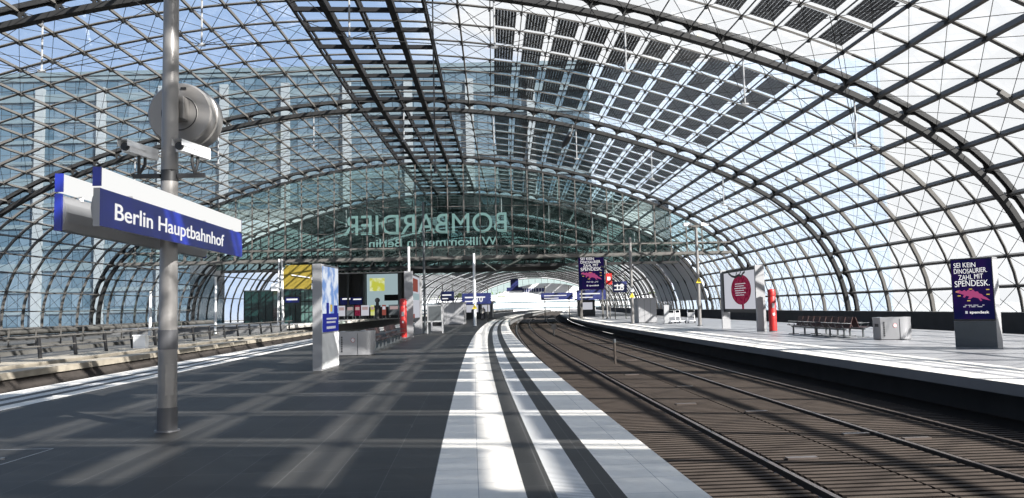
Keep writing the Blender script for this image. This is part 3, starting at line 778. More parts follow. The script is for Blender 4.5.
def night_poster(t, w, z0, z1, y, name_suffix=''):
    """the dark blue advert on the face y, x from 0 to w"""
    h = z1 - z0
    mb = MB(); mb.box(.03, w-.03, y-.006, y, z0, z1); mb.build('poster', M['poster_night'], t)
    lines = (('SEI KEIN', .865, .52), ('DINOSAURIER.', .765, .78), ('ZAHL MIT', .665, .58), ('SPENDESK.', .545, .82))
    for i, (tx, fz, fw) in enumerate(lines):
        o = text_mesh('slogan_lettering', tx, .2, M['sign_white'], t, frame((0,0,0), (1,0,0), (0,0,1)), 1.0, .0, 'LEFT', .002)
        vs = o.data.vertices; xs = [v.co.x for v in vs]; zs = [v.co.z for v in vs]; kx = w*fw/(max(xs)-min(xs)); kz = h*(.080 if i < 3 else .10)/(max(zs)-min(zs))
        for j, v in enumerate(vs):
            x = (v.co.x-min(xs))*kx; z = (v.co.z-min(zs))*kz
            v.co.x = w*(.09 + (.10 if i == 2 else .0)) + x; v.co.z = z0 + h*fz + z + .03*math.sin(x/w*9+i*1.7)*h*.13 + x*.02; v.co.y = y - .008 + v.co.y
    mb = MB(); dino(mb, w*.50, z0+h*.40, w*.41, y-.009); mb.build('dinosaur_picture', M['poster_pink'], t)
    mb = MB()
    for fx, fz in ((.14,.385),(.36,.30),(.10,.455),(.82,.40),(.82,.48),(.42,.495)): mb.box(w*fx, w*(fx+.075), y-.009, y-.007, z0+h*fz, z0+h*(fz+.016))
    mb.build('yellow_flecks', M['poster_yellow'], t)
    mb = MB(); rng = random.Random(3); glyph_rows(mb, w*.30, w*.76, z0+h*.225, h*.014, y-.007, rng); glyph_rows(mb, w*.26, w*.74, z0+h*.20, h*.014, y-.007, rng)
    mb.build('small_print', M['poster_white'], t)
    o = text_mesh('logo_lettering', 'spendesk', h*.062, M['sign_white'], t, frame((w*.40, y-.007, z0+h*.095), (1,0,0), (0,0,1)), 1.25, .002, 'LEFT', .002)
    mb = MB(); mb.box(w*.30, w*.355, y-.009, y-.006, z0+h*.092, z0+h*.135); mb.build('logo_mark', M['poster_white'], t)
a0 = Vector((13.86, 24.33)); fd = Vector((.68, -.733))
t = thing('advertising_pillar', 'free-standing grey advertising pillar with dark blue dinosaur poster, on the right platform', 'advertising pillar', (a0.x, a0.y, 0), math.atan2(fd.y, fd.x))
mb = MB(); mb.box(0, 1.18, 0, .50, 0, 2.80); mb.build('cabinet', M['metal_matt'], t, bevel=.015)
mb = MB(); mb.box(.015, 1.165, -.012, 0, .03, .83); mb.build('lower_panel', M['charcoal'], t)
mb = MB(); mb.box(.01, 1.17, -.02, 0, .84, 2.79); mb.build('display_frame', M['black'], t)
night_poster(t, 1.18, .90, 2.75, -.02)
# the info pillar behind the sign pole
t = thing('advertising_pillar', 'slim silver pillar with a blue and white picture poster beside the silver bin', 'advertising pillar', (-5.23, 21.02, 0), -.03)
mb = MB(); mb.box(-.26, 0, 0, 1.80, 0, 2.92); mb.build('cabinet', M['metal_matt'], t, bevel=.012)
mb = MB(); mb.box(0, .012, .04, 1.76, .05, 1.0); mb.build('lower_panel', M['steel_white'], t)
def xface(mb, x, y0, y1, z0, z1, d=.006): mb.box(x, x+d, y0, y1, z0, z1)
mb = MB(); xface(mb, 0, .06, 1.74, 1.04, 2.86); mb.build('poster', M['poster_sky'], t)
mb = MB(); xface(mb, .006, .06, 1.74, 1.04, 1.55); mb.build('poster_blue_field', M['poster_blue'], t)
mb = MB(); xface(mb, .006, .85, 1.05, 1.60, 1.80); mb.build('poster_figures', M['poster_yellow'], t)
mb = MB(); xface(mb, .006, .45, .70, 1.55, 1.85); xface(mb, .006, 1.25, 1.62, 1.55, 1.78); mb.build('poster_dark_figures', M['poster_blue'], t)
mb = MB()
rng = random.Random(5)
for z, h in ((1.38,.05),(1.28,.05),(1.12,.07)):
    y = .45
    while y < 1.4:
        w = .06+.05*rng.random(); xface(mb, .012, y, y+w, z, z+h, .003); y += w+.025
mb.build('poster_print', M['poster_white'], t)
def billboard(name, label, loc, rz, side, zt, length):
    t = thing(name, label, 'billboard', loc, rz)
    for y in (0, length):
        mb = MB(); mb.box(-.25, .25, y-.07, y+.07, 0, zt); mb.build('end_post', M['metal_matt'], t, bevel=.01)
    mb = MB(); mb.box(-.12, .12, .07, length-.07, 1.0, zt-.08); mb.build('frame', M['black'], t)
    return t
s0 = 41.0
t = billboard('billboard', 'wide white poster billboard with a maroon oval picture on the right platform', pt(s0, 15.15), -heading(s0), -1, 3.57, 6.2)
mb = MB(); mb.box(-.13, -.12, .35, 5.85, 1.2, 3.35); mb.build('poster', M['poster_white'], t)
mb = MB(); out = [(2.75 + 1.75*math.cos(2*PI*k/40), 2.30 + .86*math.sin(2*PI*k/40)*(1.0)) for k in range(40)]
n = len(out); mb.poly([(-.136, y, z) for y, z in out]); 
mb.build('maroon_oval', M['poster_maroon'], t)
mb = MB()
def yz_band(pts, w, x=-.140):
    for (y0, z0), (y1, z1) in zip(pts, pts[1:]):
        dy, dz = y1-y0, z1-z0; L = math.hypot(dy, dz); ny, nz = -dz/L*w/2, dy/L*w/2
        mb.poly([(x, y0+ny, z0+nz), (x, y0-ny, z0-nz), (x, y1-ny, z1-nz), (x, y1+ny, z1+nz)])
yz_band([(4.9,3.34),(4.3,3.14),(3.6,3.05),(3.0,3.16),(2.6,3.05),(2.3,3.2),(1.9,3.3)], .13); yz_band([(3.6,3.05),(3.3,3.34)], .12); yz_band([(2.9,3.12),(2.6,3.34)], .1)
mb.build('dark_twig', M['black'], t)
mb = MB(); rng = random.Random(9)
for r in range(6):
    z = 2.62 - .13*r; y = 1.9 + .3*(r % 2)
    while y < 3.7: w = .08+.12*rng.random(); mb.box(-.145,-.139,y,y+w,z,z+.05); y += w+.05
for z in (3.1, 3.22):
    y = .6
    while y < 1.5: w = .08+.1*rng.random(); mb.box(-.138,-.13,y,y+w,z,z+.04); y += w+.04
mb.build('print_lines', M['poster_white'], t)
mb = MB(); mb.box(-.141,-.135,2.3,2.65,1.2,1.56); mb.build('oval_stalk', M['poster_maroon'], t)
t = billboard('billboard', 'tall narrow-looking billboard with red and white poster behind the red call column', pt(44.9, -4.1), -heading(45), 1, 3.85, 5.6)
mb = MB(); mb.box(.12, .13, .35, 5.3, 1.1, 3.65); mb.build('poster', M['poster_white'], t)
mb = MB(); mb.box(.13, .137, .35, 4.2, 2.7, 3.5); mb.box(.13, .137, .6, 2.0, 1.1, 1.35); mb.build('red_block', M['poster_red'], t)
mb = MB(); mb.box(.13, .138, 1.2, 5.0, 2.2, 2.6); mb.build('teal_block', M['poster_teal'], t)
mb = MB(); mb.tube([(0,.3,3.85),(0,.3,5.3)], .07, 8); mb.build('top_pole', M['steel_white'], t)

# ------------------------------------------------------------------ bins, benches, call columns
def bin_(label, loc, rz, k=.85):
    t = thing('waste_bin', label, 'waste bin', loc, rz, 'silver sorting bins'); t.scale = (k, k, 1.0)
    out = [(-.72,-.38),(.10,-.46)] + [(.10+.62*math.sin(a), -.46+.30*(1-math.cos(a))) for a in (.3,.6,.9,1.2,1.5)] + [(.74,.35)] + [(.74-.2*(1-math.cos(a)), .35+.2*math.sin(a)) for a in (.5,1.0,1.5)] + [(-.72,.50)]
    mb = MB(); mb.vprism(out, .03, .80); mb.build('body', M['metal'], t, True)
    mb = MB(); mb.vprism([(x*1.01, y*1.01) for x, y in out], .80, .87); mb.build('lid', M['metal'], t, True)
    mb = MB(); mb.vprism([(x*.96, y*.96) for x, y in out], 0, .03); mb.build('plinth', M['black'], t)
    mb = MB(); mb.box(-.727,-.72,-.15,.25,.50,.62); mb.build('end_slot', M['black'], t)
    mb = MB(); mb.bar((.10,-.466,.04),(.10,-.466,.80),.015,.015); mb.build('seam', M['black'], t)
    mb = MB(); yq = -.442
    mb.poly([(-.10+.085*math.cos(2*PI*k/20), yq-.006-.0, .56+.085*math.sin(2*PI*k/20)) for k in range(20)]); st = mb.build('round_sticker', M['white'], t)
    mb = MB()
    for k in range(20):
        a, b = 2*PI*k/20, 2*PI*(k+1)/20
        mb.quad(*[(-.10+r*math.cos(q), yq-.009, .56+r*math.sin(q)) for r, q in ((.068,a),(.085,a),(.085,b),(.068,b))])
    mb.bar((-.15,yq-.009,.51),(-.05,yq-.009,.61),.014,.004); mb.build('sticker_ring', M['red'], st)
    for ch in (st,): ch.rotation_euler = (0,0,0)
    mb = MB(); rng = random.Random(2); z = .14
    while z < .66: h = .05+.02*rng.random(); mb.box(-.60,-.545,-.412,-.394,z,z+h); z += h+.02
    mb.build('upright_print', M['black'], t)
    mb = MB()
    for k in range(2): mb.box(-.45+.5*k,-.12+.5*k,-.2,.15,.872,.878)
    mb.build('openings', M['black'], t)
    return t
bin_('silver sorting bin beside the slim picture pillar, near platform', pt(28.3, -4.30), -heading(28))
bin_('sunlit silver sorting bin at the end of the right platform benches', pt(29.6, 16.30), -heading(29)-.1)
def bench(name, label, loc, rz, n, side):
    """n wire seats in a row along y, facing x*side"""
    t = thing(name, label, 'bench', loc, rz)
    L = n*.62
    mb = MB(); mb.box(-.04,.04,0,L,.33,.39); mb.build('beam', M['charcoal'], t)
    nl = max(2, n//2 + 1)
    for k in range(nl):
        y = .15 + (L-.3)*k/(nl-1)
        mb = MB(); mb.box(-.03,.03,y-.03,y+.03,.03,.34); mb.box(-.24,.24,y-.03,y+.03,0,.03); mb.build('leg', M['charcoal'], t)
    for k in range(n):
        y0 = k*.62+.04; y1 = y0+.54
        mb = MB(); P = [(side*.26,.445),(side*.22,.42),(side*.0,.40),(side*-.20,.41)]
        for (xa, za), (xb, zb) in zip(P, P[1:]): mb.quad((xa,y0,za),(xa,y1,za),(xb,y1,zb),(xb,y0,zb)); mb.quad((xa,y0,za+.02),(xb,y0,zb+.02),(xb,y1,zb+.02),(xa,y1,za+.02))
        mb.quad((P[0][0],y0,P[0][1]),(P[0][0],y0,P[0][1]+.02),(P[0][0],y1,P[0][1]+.02),(P[0][0],y1,P[0][1]))
        mb.build('seat', M['brown_mesh'], t)
        mb = MB(); mb.bar((side*-.20,(y0+y1)/2,.43),(side*-.34,(y0+y1)/2,.86),.54,.025,up=(1,0,0)) if False else None
        xa, za, xb, zb = side*-.19, .42, side*-.33, .86
        mb.quad((xa,y0,za),(xa,y1,za),(xb,y1,zb),(xb,y0,zb)); mb.quad((xa-.025*side,y1,za),(xa-.025*side,y0,za),(xb-.025*side,y0,zb),(xb-.025*side,y1,zb))
        mb.quad((xb,y0,zb),(xb,y1,zb),(xb-.025*side,y1,zb),(xb-.025*side,y0,zb)); mb.quad((xa,y0,za),(xb,y0,zb),(xb-.025*side,y0,zb),(xa-.025*side,y0,za)); mb.quad((xa,y1,za),(xa-.025*side,y1,za),(xb-.025*side,y1,zb),(xb,y1,zb))
        mb.build('backrest', M['brown_mesh'], t)
    for k in range(n+1):
        y = k*.62
        mb = MB(); mb.tube([(side*-.24,y,.60),(side*.20,y,.62),(side*.10,y,.40)], .018, 6); mb.build('armrest', M['charcoal'], t)
    return t
bench('bench', 'dark brown wire-seat bench right behind the silver bin, near platform', pt(31.0, -4.05), -heading(33), 6, 1)
bench('bench', 'dark brown wire-seat bench further along, ending at the red call column', pt(36.6, -4.1), -heading(38), 7, 1)
bench('bench', 'dark seat bench facing the tracks on the sunlit right platform', pt(31.4, 15.25), -heading(34), 9, -1)
bench('bench', 'dark seat bench backing onto the track-facing bench, right platform', pt(31.6, 16.15), -heading(34), 8, 1)
def call_column(label, loc, rz, h):
    t = thing('call_column', label, 'call column', loc, rz, 'red call columns')
    mb = MB(); mb.tube([(0,0,.04),(0,0,h-.42),(0,0,h-.40)], [.20,.20,.19], 20); mb.build('body', M['red'], t, True)
    mb = MB(); mb.tube([(0,0,h-.40),(0,0,h-.36)], [.17,.17], 20); mb.build('neck_ring', M['charcoal'], t, True)
    mb = MB(); mb.tube([(0,0,h-.36),(0,0,h-.10),(0,0,h-.02),(0,0,h)], [.20,.20,.15,.06], 20); mb.build('head', M['red'], t, True)
    mb = MB(); mb.tube([(0,0,0),(0,0,.05)], .21, 20); mb.build('foot', M['charcoal'], t)
    mb = MB(); mb.box(-.07,.07,-.215,-.19,1.25,1.5); mb.build('call_panel', M['metal'], t)
    mb = MB(); mb.box(-.05,.05,-.21,-.19,.86,.98); mb.build('white_label', M['white'], t)
    return t
call_column('red call column in front of the silver billboard end, near platform', pt(44.2, -4.35), -heading(44), 2.25)
call_column('red call column beside the white poster billboard, right platform', pt(40.4, 15.55), -heading(40), 2.25)

# ------------------------------------------------------------------ poles
def pole(label, s, d, h, r, m, lamp=None, sign=None, cap=False, z=0):
    t = on_line('platform_pole', label, 'pole', s, d, z)
    mb = MB(); mb.tube([(0,0,0),(0,0,h)], [r, r*.8], 12); mb.build('shaft', m, t, True)
    mb = MB(); mb.tube([(0,0,0),(0,0,.06)], r*1.5, 12); mb.build('base_ring', M['charcoal'], t)
    if sign:
        mb = MB(); w = .42
        mb.prism([(-w/2, sign), (w/2, sign), (0, sign+.38)], -r-.05, -r-.03); a = mb.build('warning_triangle', M['yellow'], t)
        mb = MB(); mb.prism([(-w/8, sign+.08), (w/8, sign+.08), (0, sign+.24)], -r-.058, -r-.05); mb.build('bolt_mark', M['black'], a)
    if cap:
        mb = MB(); mb.box(-.16,.16,-r-.06,-r-.02,(sign or 2)+.48,(sign or 2)+.78); mb.build('white_plate', M['white'], t)
    if lamp:
        mb = MB(); mb.box(-.5,.5,-.12,.12,h-.05,h+.1); mb.build('cross_arm', M['steel'], t)
        for q in (-.6, .6):
            mb = MB(); mb.box(q-.28,q+.28,-.2,.2,h+.05,h+.25); mb.build('floodlight', M['white'], t)
    return t
pole('thin white pole with yellow triangle in mid platform', 67.4, -.97, 6.4, .13, M['steel_white'], sign=1.55, cap=True)
pole('thin dark pole left of the grey box, near platform', 52.8, -3.9, 9.0, .09, M['charcoal'])
pole('slim sunlit pole with yellow triangle right of the luggage trolleys', 53.9, 15.25, 7.0, .13, M['pole'], lamp=True, sign=3.0)
pole('slim pole with yellow triangle beside the silver box, right platform', 64.2, 12.28, 7.2, .14, M['pole'], sign=2.2, cap=True)
pole('thin pole right of the hanging dinosaur poster', 92, 13.6, 7.0, .12, M['pole'])
pole('thin pole with yellow triangle left of the hanging dinosaur poster', 101, 9.9+1.2, 6.6, .10, M['pole'], sign=2.4)
pole('thin pole far left behind the railing', 60.5, -26.0, 3.5, .12, M['steel_white'])
pole('thin white pole standing between the railing and dark kiosks', 62, -21.5, 4.6, .10, M['steel_white'], lamp=False)
mb = MB(); mb.tube([apt(35.0, 4.25, 16.9), apt(35.0, 4.25, 8.0)], .035, 6); mb.tube([apt(35.0, 4.25, 8.0), apt(35.0, 4.25, 7.8)], .08, 8)
tag(mb.build('hanging_cable', M['black']), 'dark cable hanging straight down from the nearest arch', 'cable')
# lattice mast among the kiosks
t = thing('lattice_mast', 'slender lattice mast in front of the dark green kiosks', 'mast', pt(72.8,-19.5,.48), 0)
for sx in (-.22,.22):
    for sy in (-.22,.22):
        mb = MB(); mb.bar((sx,sy,0),(sx*.6,sy*.6,6.2),.07,.07); mb.build('corner_post', M['steel_white'], t)
mb = MB()
for k in range(12):
    z = .5*k; q = .22*(1-.4*z/6.2); q2 = .22*(1-.4*(z+.5)/6.2); a = 1 if k % 2 else -1
    for y in (-1, 1): mb.bar((-q*a, y*q, z), (q2*a, y*q2, z+.5), .05, .05)
mb.build('lacing', M['charcoal'], t)
mb = MB(); mb.box(-.75,-.1,-.4,-.3,3.2,3.9); mb.build('white_plate', M['white'], t)

# ------------------------------------------------------------------ far near-platform furniture
def box_hut(label, x0, x1, Y, z1, depth, m):
    t = thing('platform_hut', label, 'hut', (x0, Y, 0), 0)
    w = x1-x0
    mb = MB(); mb.box(0, w, 0, depth, .05, z1-.1); mb.build('walls', m, t, bevel=.02)
    mb = MB(); mb.box(-.05, w+.05, -.05, depth+.05, z1-.1, z1); mb.build('roof', m, t)
    mb = MB(); mb.box(.03, w-.03, .03, depth, 0, .05); mb.build('plinth', M['charcoal'], t)
    mb = MB()
    for k in (1, 2): mb.box(w*k/3-.01, w*k/3+.01, -.006, .002, .06, z1-.12)
    mb.build('seams', M['charcoal'], t)
    return t
box_hut('grey sheet-metal lift hut in the middle of the near platform', -7.55, -4.95, 76.5, 2.25, 4.0, M['metal_matt'])
box_hut('bright silver lift hut on the right platform', 10.7, 12.25, 66, 2.15, 4.5, M['metal_matt'])
t = thing('timetable_case', 'white-framed timetable case left of the thin dark pole', 'timetable case', pt(51.4, -3.1), -heading(50))
for x in (-.5, .5):
    mb = MB(); mb.box(x-.04,x+.04,-.04,.04,0,2.0); mb.build('leg', M['grey'], t)
mb = MB(); mb.box(-.5,.5,-.08,.08,.75,1.9); mb.build('case', M['grey'], t)
mb = MB(); mb.box(-.42,.42,-.09,-.08,.85,1.8); mb.build('glass_front', M['charcoal'], t)
t = thing('ticket_machine', 'pale ticket machine with dark screen right of the thin dark pole', 'ticket machine', pt(56, -3.3), -heading(56))
mb = MB(); mb.box(-.45,.45,-.35,.35,0,1.7); mb.build('body', M['metal_matt'], t, bevel=.03)
mb = MB(); mb.box(-.3,.3,-.37,-.35,1.0,1.5); mb.build('screen', M['black'], t)
mb = MB(); mb.box(-.3,.3,-.37,-.35,.4,.7); mb.build('tray', M['black'], t)
def hanging_sign(label, x0, x1, Y, z0, z1, txt=None, tx=0, size=.6):
    t = thing('platform_sign', label, 'sign', (x0, Y, z0), 0)
    w = x1-x0; h = z1-z0
    mb = MB(); mb.box(0, w, 0, .25, 0, h); mb.build('blue_board', M['navy'], t)
    mb = MB(); mb.box(w*.1, w*.8, -.01, 0, h*.55, h*.68); mb.box(w*.1, w*.55, -.01, 0, h*.2, h*.3); mb.build('white_lines', M['sign_white'], t)
    for x in (w*.12, w*.88):
        mb = MB(); mb.tube([(x,.12,-z0),(x,.12,h+.9)], .06, 8); mb.build('support', M['steel'], t)
    if txt: text_mesh('track_number', txt, size, M['sign_white'], t, frame((tx, -.015, h*.2), (1,0,0), (0,0,1)), 1, .02, 'LEFT', .004)
    return t
hanging_sign('small blue sign left of the grey hut roof', *[at(p, 300, 88)[0] for p in (441,454)], 88, 2.5, 3.6)
hanging_sign('wide blue departure sign with track number 10 behind the mid-platform pole', *[at(p, 300, 92)[0] for p in (462,491)], 92, 2.1, 3.4, '10', 1.6, .9)
hanging_sign('blue departure sign under the hanging dinosaur poster', *[at(p, 300, 97)[0] for p in (541,573)], 97, 2.4, 3.3)
hanging_sign('blue departure sign just right of the poster posts', *[at(p, 300, 94)[0] for p in (577,606)], 94, 2.3, 3.5)
hanging_sign('small blue sign with track number 18 on the right platform', *[at(p, 290, 86)[0] for p in (613,627)], 86, 3.0, 4.2, '18', .25, 1.0)
x0 = at(579, 290, 91)[0]; w = at(605, 290, 91)[0]-x0
t = thing('poster_board', 'big dark blue dinosaur poster board raised high on posts, far right platform', 'poster board', (x0, 91, 0), 0)
mb = MB(); mb.box(0, w, 0, .3, 3.45, 7.55); mb.build('board', M['black'], t)
for x in (.3, w-.3):
    mb = MB(); mb.box(x-.09,x+.09,.05,.25,0,3.5); mb.build('post', M['steel'], t)
night_poster(t, w, 3.5, 7.5, 0)
x0 = at(606, 279, 90)[0]
t = thing('red_sign', 'small red and white sign right of the raised dinosaur poster', 'sign', (x0, 90, 0), 0)
mb = MB(); mb.box(0,.7,0,.2,4.0,5.3); mb.build('red_board', M['red'], t); mb = MB(); mb.box(.15,.5,-.01,0,4.5,4.9); mb.build('white_mark', M['white'], t)
mb = MB(); mb.tube([(.35,.1,0),(.35,.1,4.0)], .06, 8); mb.build('post', M['steel'], t)
# luggage trolleys and their grey stand
t = thing('trolley_stand', 'grey upright panel stand left of the luggage trolleys', 'stand', pt(62, 14.6), -heading(62))
mb = MB(); mb.box(-.15,.25,-.1,.1,0,1.5); mb.build('panel', M['grey'], t); mb = MB(); mb.box(-.25,.35,-.25,.25,0,.05); mb.build('foot', M['charcoal'], t)
def trolley():
    t = thing('luggage_trolley', 'white wire luggage trolley parked nearest the grey stand', 'luggage trolley', pt(62, 15.2), -heading(62), 'luggage trolleys on the right platform')
    mb = MB(); mb.box(-.3,.3,-.5,.45,.16,.21); mb.build('platform', M['white'], t)
    for x in (-.27,.27):
        mb = MB(); mb.tube([(x,.45,.2),(x,.50,1.05)], .025, 8); mb.build('upright', M['white'], t)
    mb = MB(); mb.tube([(-.3,.52,1.05),(.3,.52,1.05)], .03, 8); mb.build('handle', M['charcoal'], t)
    mb = MB(); mb.box(-.27,.27,.38,.46,.5,.85); mb.build('board', M['grey'], t)
    for x, y in ((-.26,-.42),(.26,-.42),(-.26,.4),(.26,.4)):
        mb = MB(); mb.tube([(x-.02,y,.09),(x+.02,y,.09)], .09, 12); mb.build('wheel', M['black'], t)
    return t
tr = trolley(); 
c = copy_tree(tr); place(c, 63.2, 16.0, 0, .3); c['label'] = 'white wire luggage trolley second from the grey stand'
c = copy_tree(tr); place(c, 62.2, 16.7, 0, -.2); c['label'] = 'white wire luggage trolley farthest from the grey stand'
# signal posts between the right tracks
t = thing('marker_post', 'short thin dark post standing between the two right tracks', 'post', pt(31.4, 5.63, -.785), 0)
mb = MB(); mb.tube([(0,0,0),(0,0,.97)], .05, 10); mb.build('shaft', M['rail_side'], t); mb = MB(); mb.tube([(0,0,.85),(0,0,1.0)], .06, 10); mb.build('cap', M['charcoal'], t)
t = thing('track_signal', 'small dark signal with a square head far between the right tracks', 'signal', pt(62.8, 5.58, -.785), 0)
mb = MB(); mb.tube([(0,0,0),(0,0,.6)], .06, 8); mb.build('stem', M['black'], t); mb = MB(); mb.box(-.2,.2,-.1,.1,.5,.95); mb.build('head', M['black'], t)

# ------------------------------------------------------------------ left side: railing, kiosks, shop front
t = thing('railing', 'metal railing along the pale deck beyond the left track', 'railing', (0,0,0), 0)
S = [13.2 + 2.65*k for k in range(22)]
for s in S:
    mb = MB(); a = pt(s, -17.5, -.02); b = pt(s+.04, -17.62, .86); mb.bar(a, b, .14, .07); mb.build('post', M['black'], t)
for z in (.86, .48):
    mb = MB(); mb.tube([pt(s, -17.62 if z > .8 else -17.56, z) for s in frange(10, 70, 3)], .035, 8); mb.build('top_rail' if z > .8 else 'middle_rail', M['steel'], t, True)
t = thing('railing', 'second metal railing farther left, before the glass foot', 'railing', (0,0,0), 0)
for k in range(18):
    mb = MB(); s = 25 + 2.7*k; mb.bar(pt(s, -28, -.5), pt(s, -28, 1.0), .09, .06); mb.build('post', M['steel'], t)
for z in (1.0, .5):
    mb = MB(); mb.tube([pt(s, -28, z) for s in frange(22, 74, 3)], .04, 8); mb.build('rail', M['steel'], t, True)
t = thing('equipment_box', 'small white box behind the sign pole on the left deck', 'box', pt(39.5, -17.0, 0), 0)
mb = MB(); mb.vprism([(-.3,-.2),(.3,-.2),(.3,.2),(-.3,.2)], 0, .6); mb.build('body', M['white'], t); mb = MB(); mb.box(-.33,.33,-.23,.23,.6,.66); mb.build('lid', M['white'], t)
def kiosk(label, px0, px1, Y, z0, z1, depth, m, panes=None):
    x0 = at(px0, 315, Y)[0]; x1 = at(px1, 315, Y)[0]; w = x1-x0
    t = thing('kiosk', label, 'kiosk', (x0, Y, z0), 0); h = z1-z0
    mb = MB(); mb.box(0, w, 0, depth, 0, h); mb.build('cladding', m, t)
    mb = MB(); mb.box(-.05, w+.05, -.05, depth+.05, h, h+.12); mb.build('roof', M['charcoal'], t)
    n = 4; mb = MB()
    for k in range(n+1): mb.box(w*k/n-.03, w*k/n+.03, -.03, .02, 0, h)
    mb.build('frame_bars', M['steel_black'], t)
    return t, w, h
kiosk('dark green glass kiosk left of the lattice mast', 244, 273, 84, .48, 4.0, 3, M['green_glass'])
k2, w, h = kiosk('dark green glass kiosk with small blue sign right of the mast', 279, 301, 82, .48, 4.0, 3, M['green_glass'])
mb = MB(); mb.box(w*.30, w*.92, -.06, -.03, h*.62, h*.78); b_ = mb.build('blue_sign', M['blue'], k2); mb = MB(); mb.box(w*.35, w*.85, -.07, -.06, h*.69, h*.74); mb.build('white_line', M['sign_white'], b_)
k3, w, h = kiosk('pale green glazed kiosk just left of the slim picture pillar', 301, 317, 81, .48, 3.9, 3, M['green_pane'])
mb = MB()
for z in (.33, .66): mb.box(0, w, -.04, .0, h*z-.04, h*z+.04)
mb.build('cross_bars', M['steel_black'], k3)
x0 = at(281, 276, 96)[0]; x1 = at(311, 276, 96)[0]; z0 = at(296, 291, 96)[2]; z1 = at(296, 265, 96)[2]
t = thing('ochre_banner', 'large ochre yellow panel hanging above the dark green kiosks', 'banner', (x0, 96, z0), 0)
mb = MB(); mb.prism([(0,.0),(x1-x0,.0),(x1-x0,z1-z0),(.6,z1-z0),(.1,(z1-z0)*.6)], 0, .25); mb.build('panel', M['ochre'], t)
mb = MB(); mb.bar((x1-x0-2.4,-.1,(z1-z0)*.62),(x1-x0-.1,-.1,(z1-z0)*.5),.06,.10); mb.bar((.3,-.1,(z1-z0)*.5),(.3,-.1,(z1-z0)*.9),.06,.06); mb.build('white_bars', M['white'], t)
mb = MB()
for x in (.4, x1-x0-.4): mb.tube([(x,.12,-z0+.4),(x,.12,0)], .07, 8)
mb.build('supports', M['charcoal'], t)
def shop():
    Y = 108; x0 = at(344, 315, Y)[0]; x1 = at(402, 315, Y)[0]; w = x1-x0
    t = thing('shop_front', 'dark shop front with a bright window picture across the left tracks', 'shop', (x0, Y, .48), 0)
    X = lambda p: at(p, 300, Y)[0]-x0
    Zp = lambda p, q=372: at(q, p, Y)[2]-.48
    mb = MB(); mb.box(-4, w+.3, 1.0, 1.3, 0, 6.6); mb.build('back_wall', M['black'], t)
    mb = MB(); mb.box(X(347), X(349), 0, 1, 0, 6.4); mb.box(X(363), X(365), 0, 1, 0, 6.4); mb.box(X(398), X(401), 0, 1, 0, 6.4); mb.build('pillars', M['charcoal'], t)
    mb = MB(); mb.box(X(366), X(397), .7, .9, Zp(307), Zp(274)); mb.build('bright_window', M['poster_teal'], t)
    mb = MB(); mb.box(X(369), X(384), .6, .69, Zp(291), Zp(278)); mb.build('lime_picture', M['poster_lime'], t)
    mb = MB(); mb.box(X(340), X(362), .2, .5, Zp(304), Zp(297)); mb.build('blue_sign', M['blue'], t)
    mb = MB(); mb.box(X(342), X(350), .18, .2, Zp(299), Zp(297.6)); mb.box(X(353), X(361), .18, .2, Zp(299.5), Zp(298.3)); mb.build('sign_print', M['sign_white'], t)
    mb = MB(); mb.box(X(384), X(399), .3, .6, Zp(301), Zp(295)); mb.build('dark_blind', M['steel_black'], t)
    mb = MB()
    for k in range(11):
        xa = X(342)+ (X(404)-X(342))*k/10; mb.bar((xa-1.2,-1.0,Zp(273)), (xa+1.0,1.0,Zp(264)), .10, .10)
        mb.bar((xa+1.0,-1.0,Zp(273)), (xa-1.2,1.0,Zp(264)), .10, .10)
    for z, y in ((Zp(273),-1.0),(Zp(268.5),0),(Zp(264),1.0)): mb.bar((X(339),y,z),(X(405),y,z),.14,.14)
    mb.build('canopy_lattice', M['steel_white'], t)
    mb = MB(); mb.quad((X(339),-1.0,Zp(273)+.1),(X(405),-1.0,Zp(273)+.1),(X(405),1.0,Zp(264)+.1),(X(339),1.0,Zp(264)+.1)); mb.build('canopy_glass', M['gable_glass'], t)
    return t, x0, Y, X, Zp
shop()
def notice(label, px, Y, w, h, m, cat='notice board'):
    x, _, _ = at(px, 312, Y); t = thing('notice_board', label, cat, (x, Y, .48), 0)
    mb = MB(); mb.box(-w/2, w/2, 0, .12, .5, .5+h); mb.build('board', m, t)
    for q in (-w*.4, w*.4):
        mb = MB(); mb.box(q-.04,q+.04,.02,.1,0,.5); mb.build('leg', M['charcoal'], t)
    mb = MB(); mb.box(-w*.38, w*.38, -.01, 0, .5+h*.55, .5+h*.85); mb.build('picture', M['pale_pink' if m is not M['poster_red'] else 'poster_white'], t)
for px, m, w, lab in ((341.5,'poster_white',.9,'pale notice board leftmost on the far left platform edge'),(350,'charcoal',.9,'dark notice board second along the far left platform'),(357.5,'poster_maroon',.7,'maroon notice board under the blue shop sign'),(365,'poster_white',1.0,'white notice board below the bright shop window'),(372.5,'poster_lime',.5,'narrow lime board beside the dark round-headed signal'),(384,'poster_red',.5,'small red board right of the round-headed signal'),(394,'charcoal',1.4,'wide dark board near the red call column')):
    notice(lab, px, 101, w, 1.35, M[m])
x, _, _ = at(377.5, 312, 100)
t = thing('round_signal', 'dark signal mast with round head in front of the bright shop window', 'signal', (x, 100, .48), 0)
mb = MB(); mb.tube([(0,0,0),(0,0,2.2)], [.28,.2], 12); mb.build('mast', M['black'], t, True)
mb = MB(); mb.tube([(0,-.1,2.45),(0,.1,2.45)], .32, 20); mb.build('head', M['black'], t, True); mb = MB(); mb.box(-.4,.4,-.15,.15,1.5,1.8); mb.build('arm', M['black'], t)

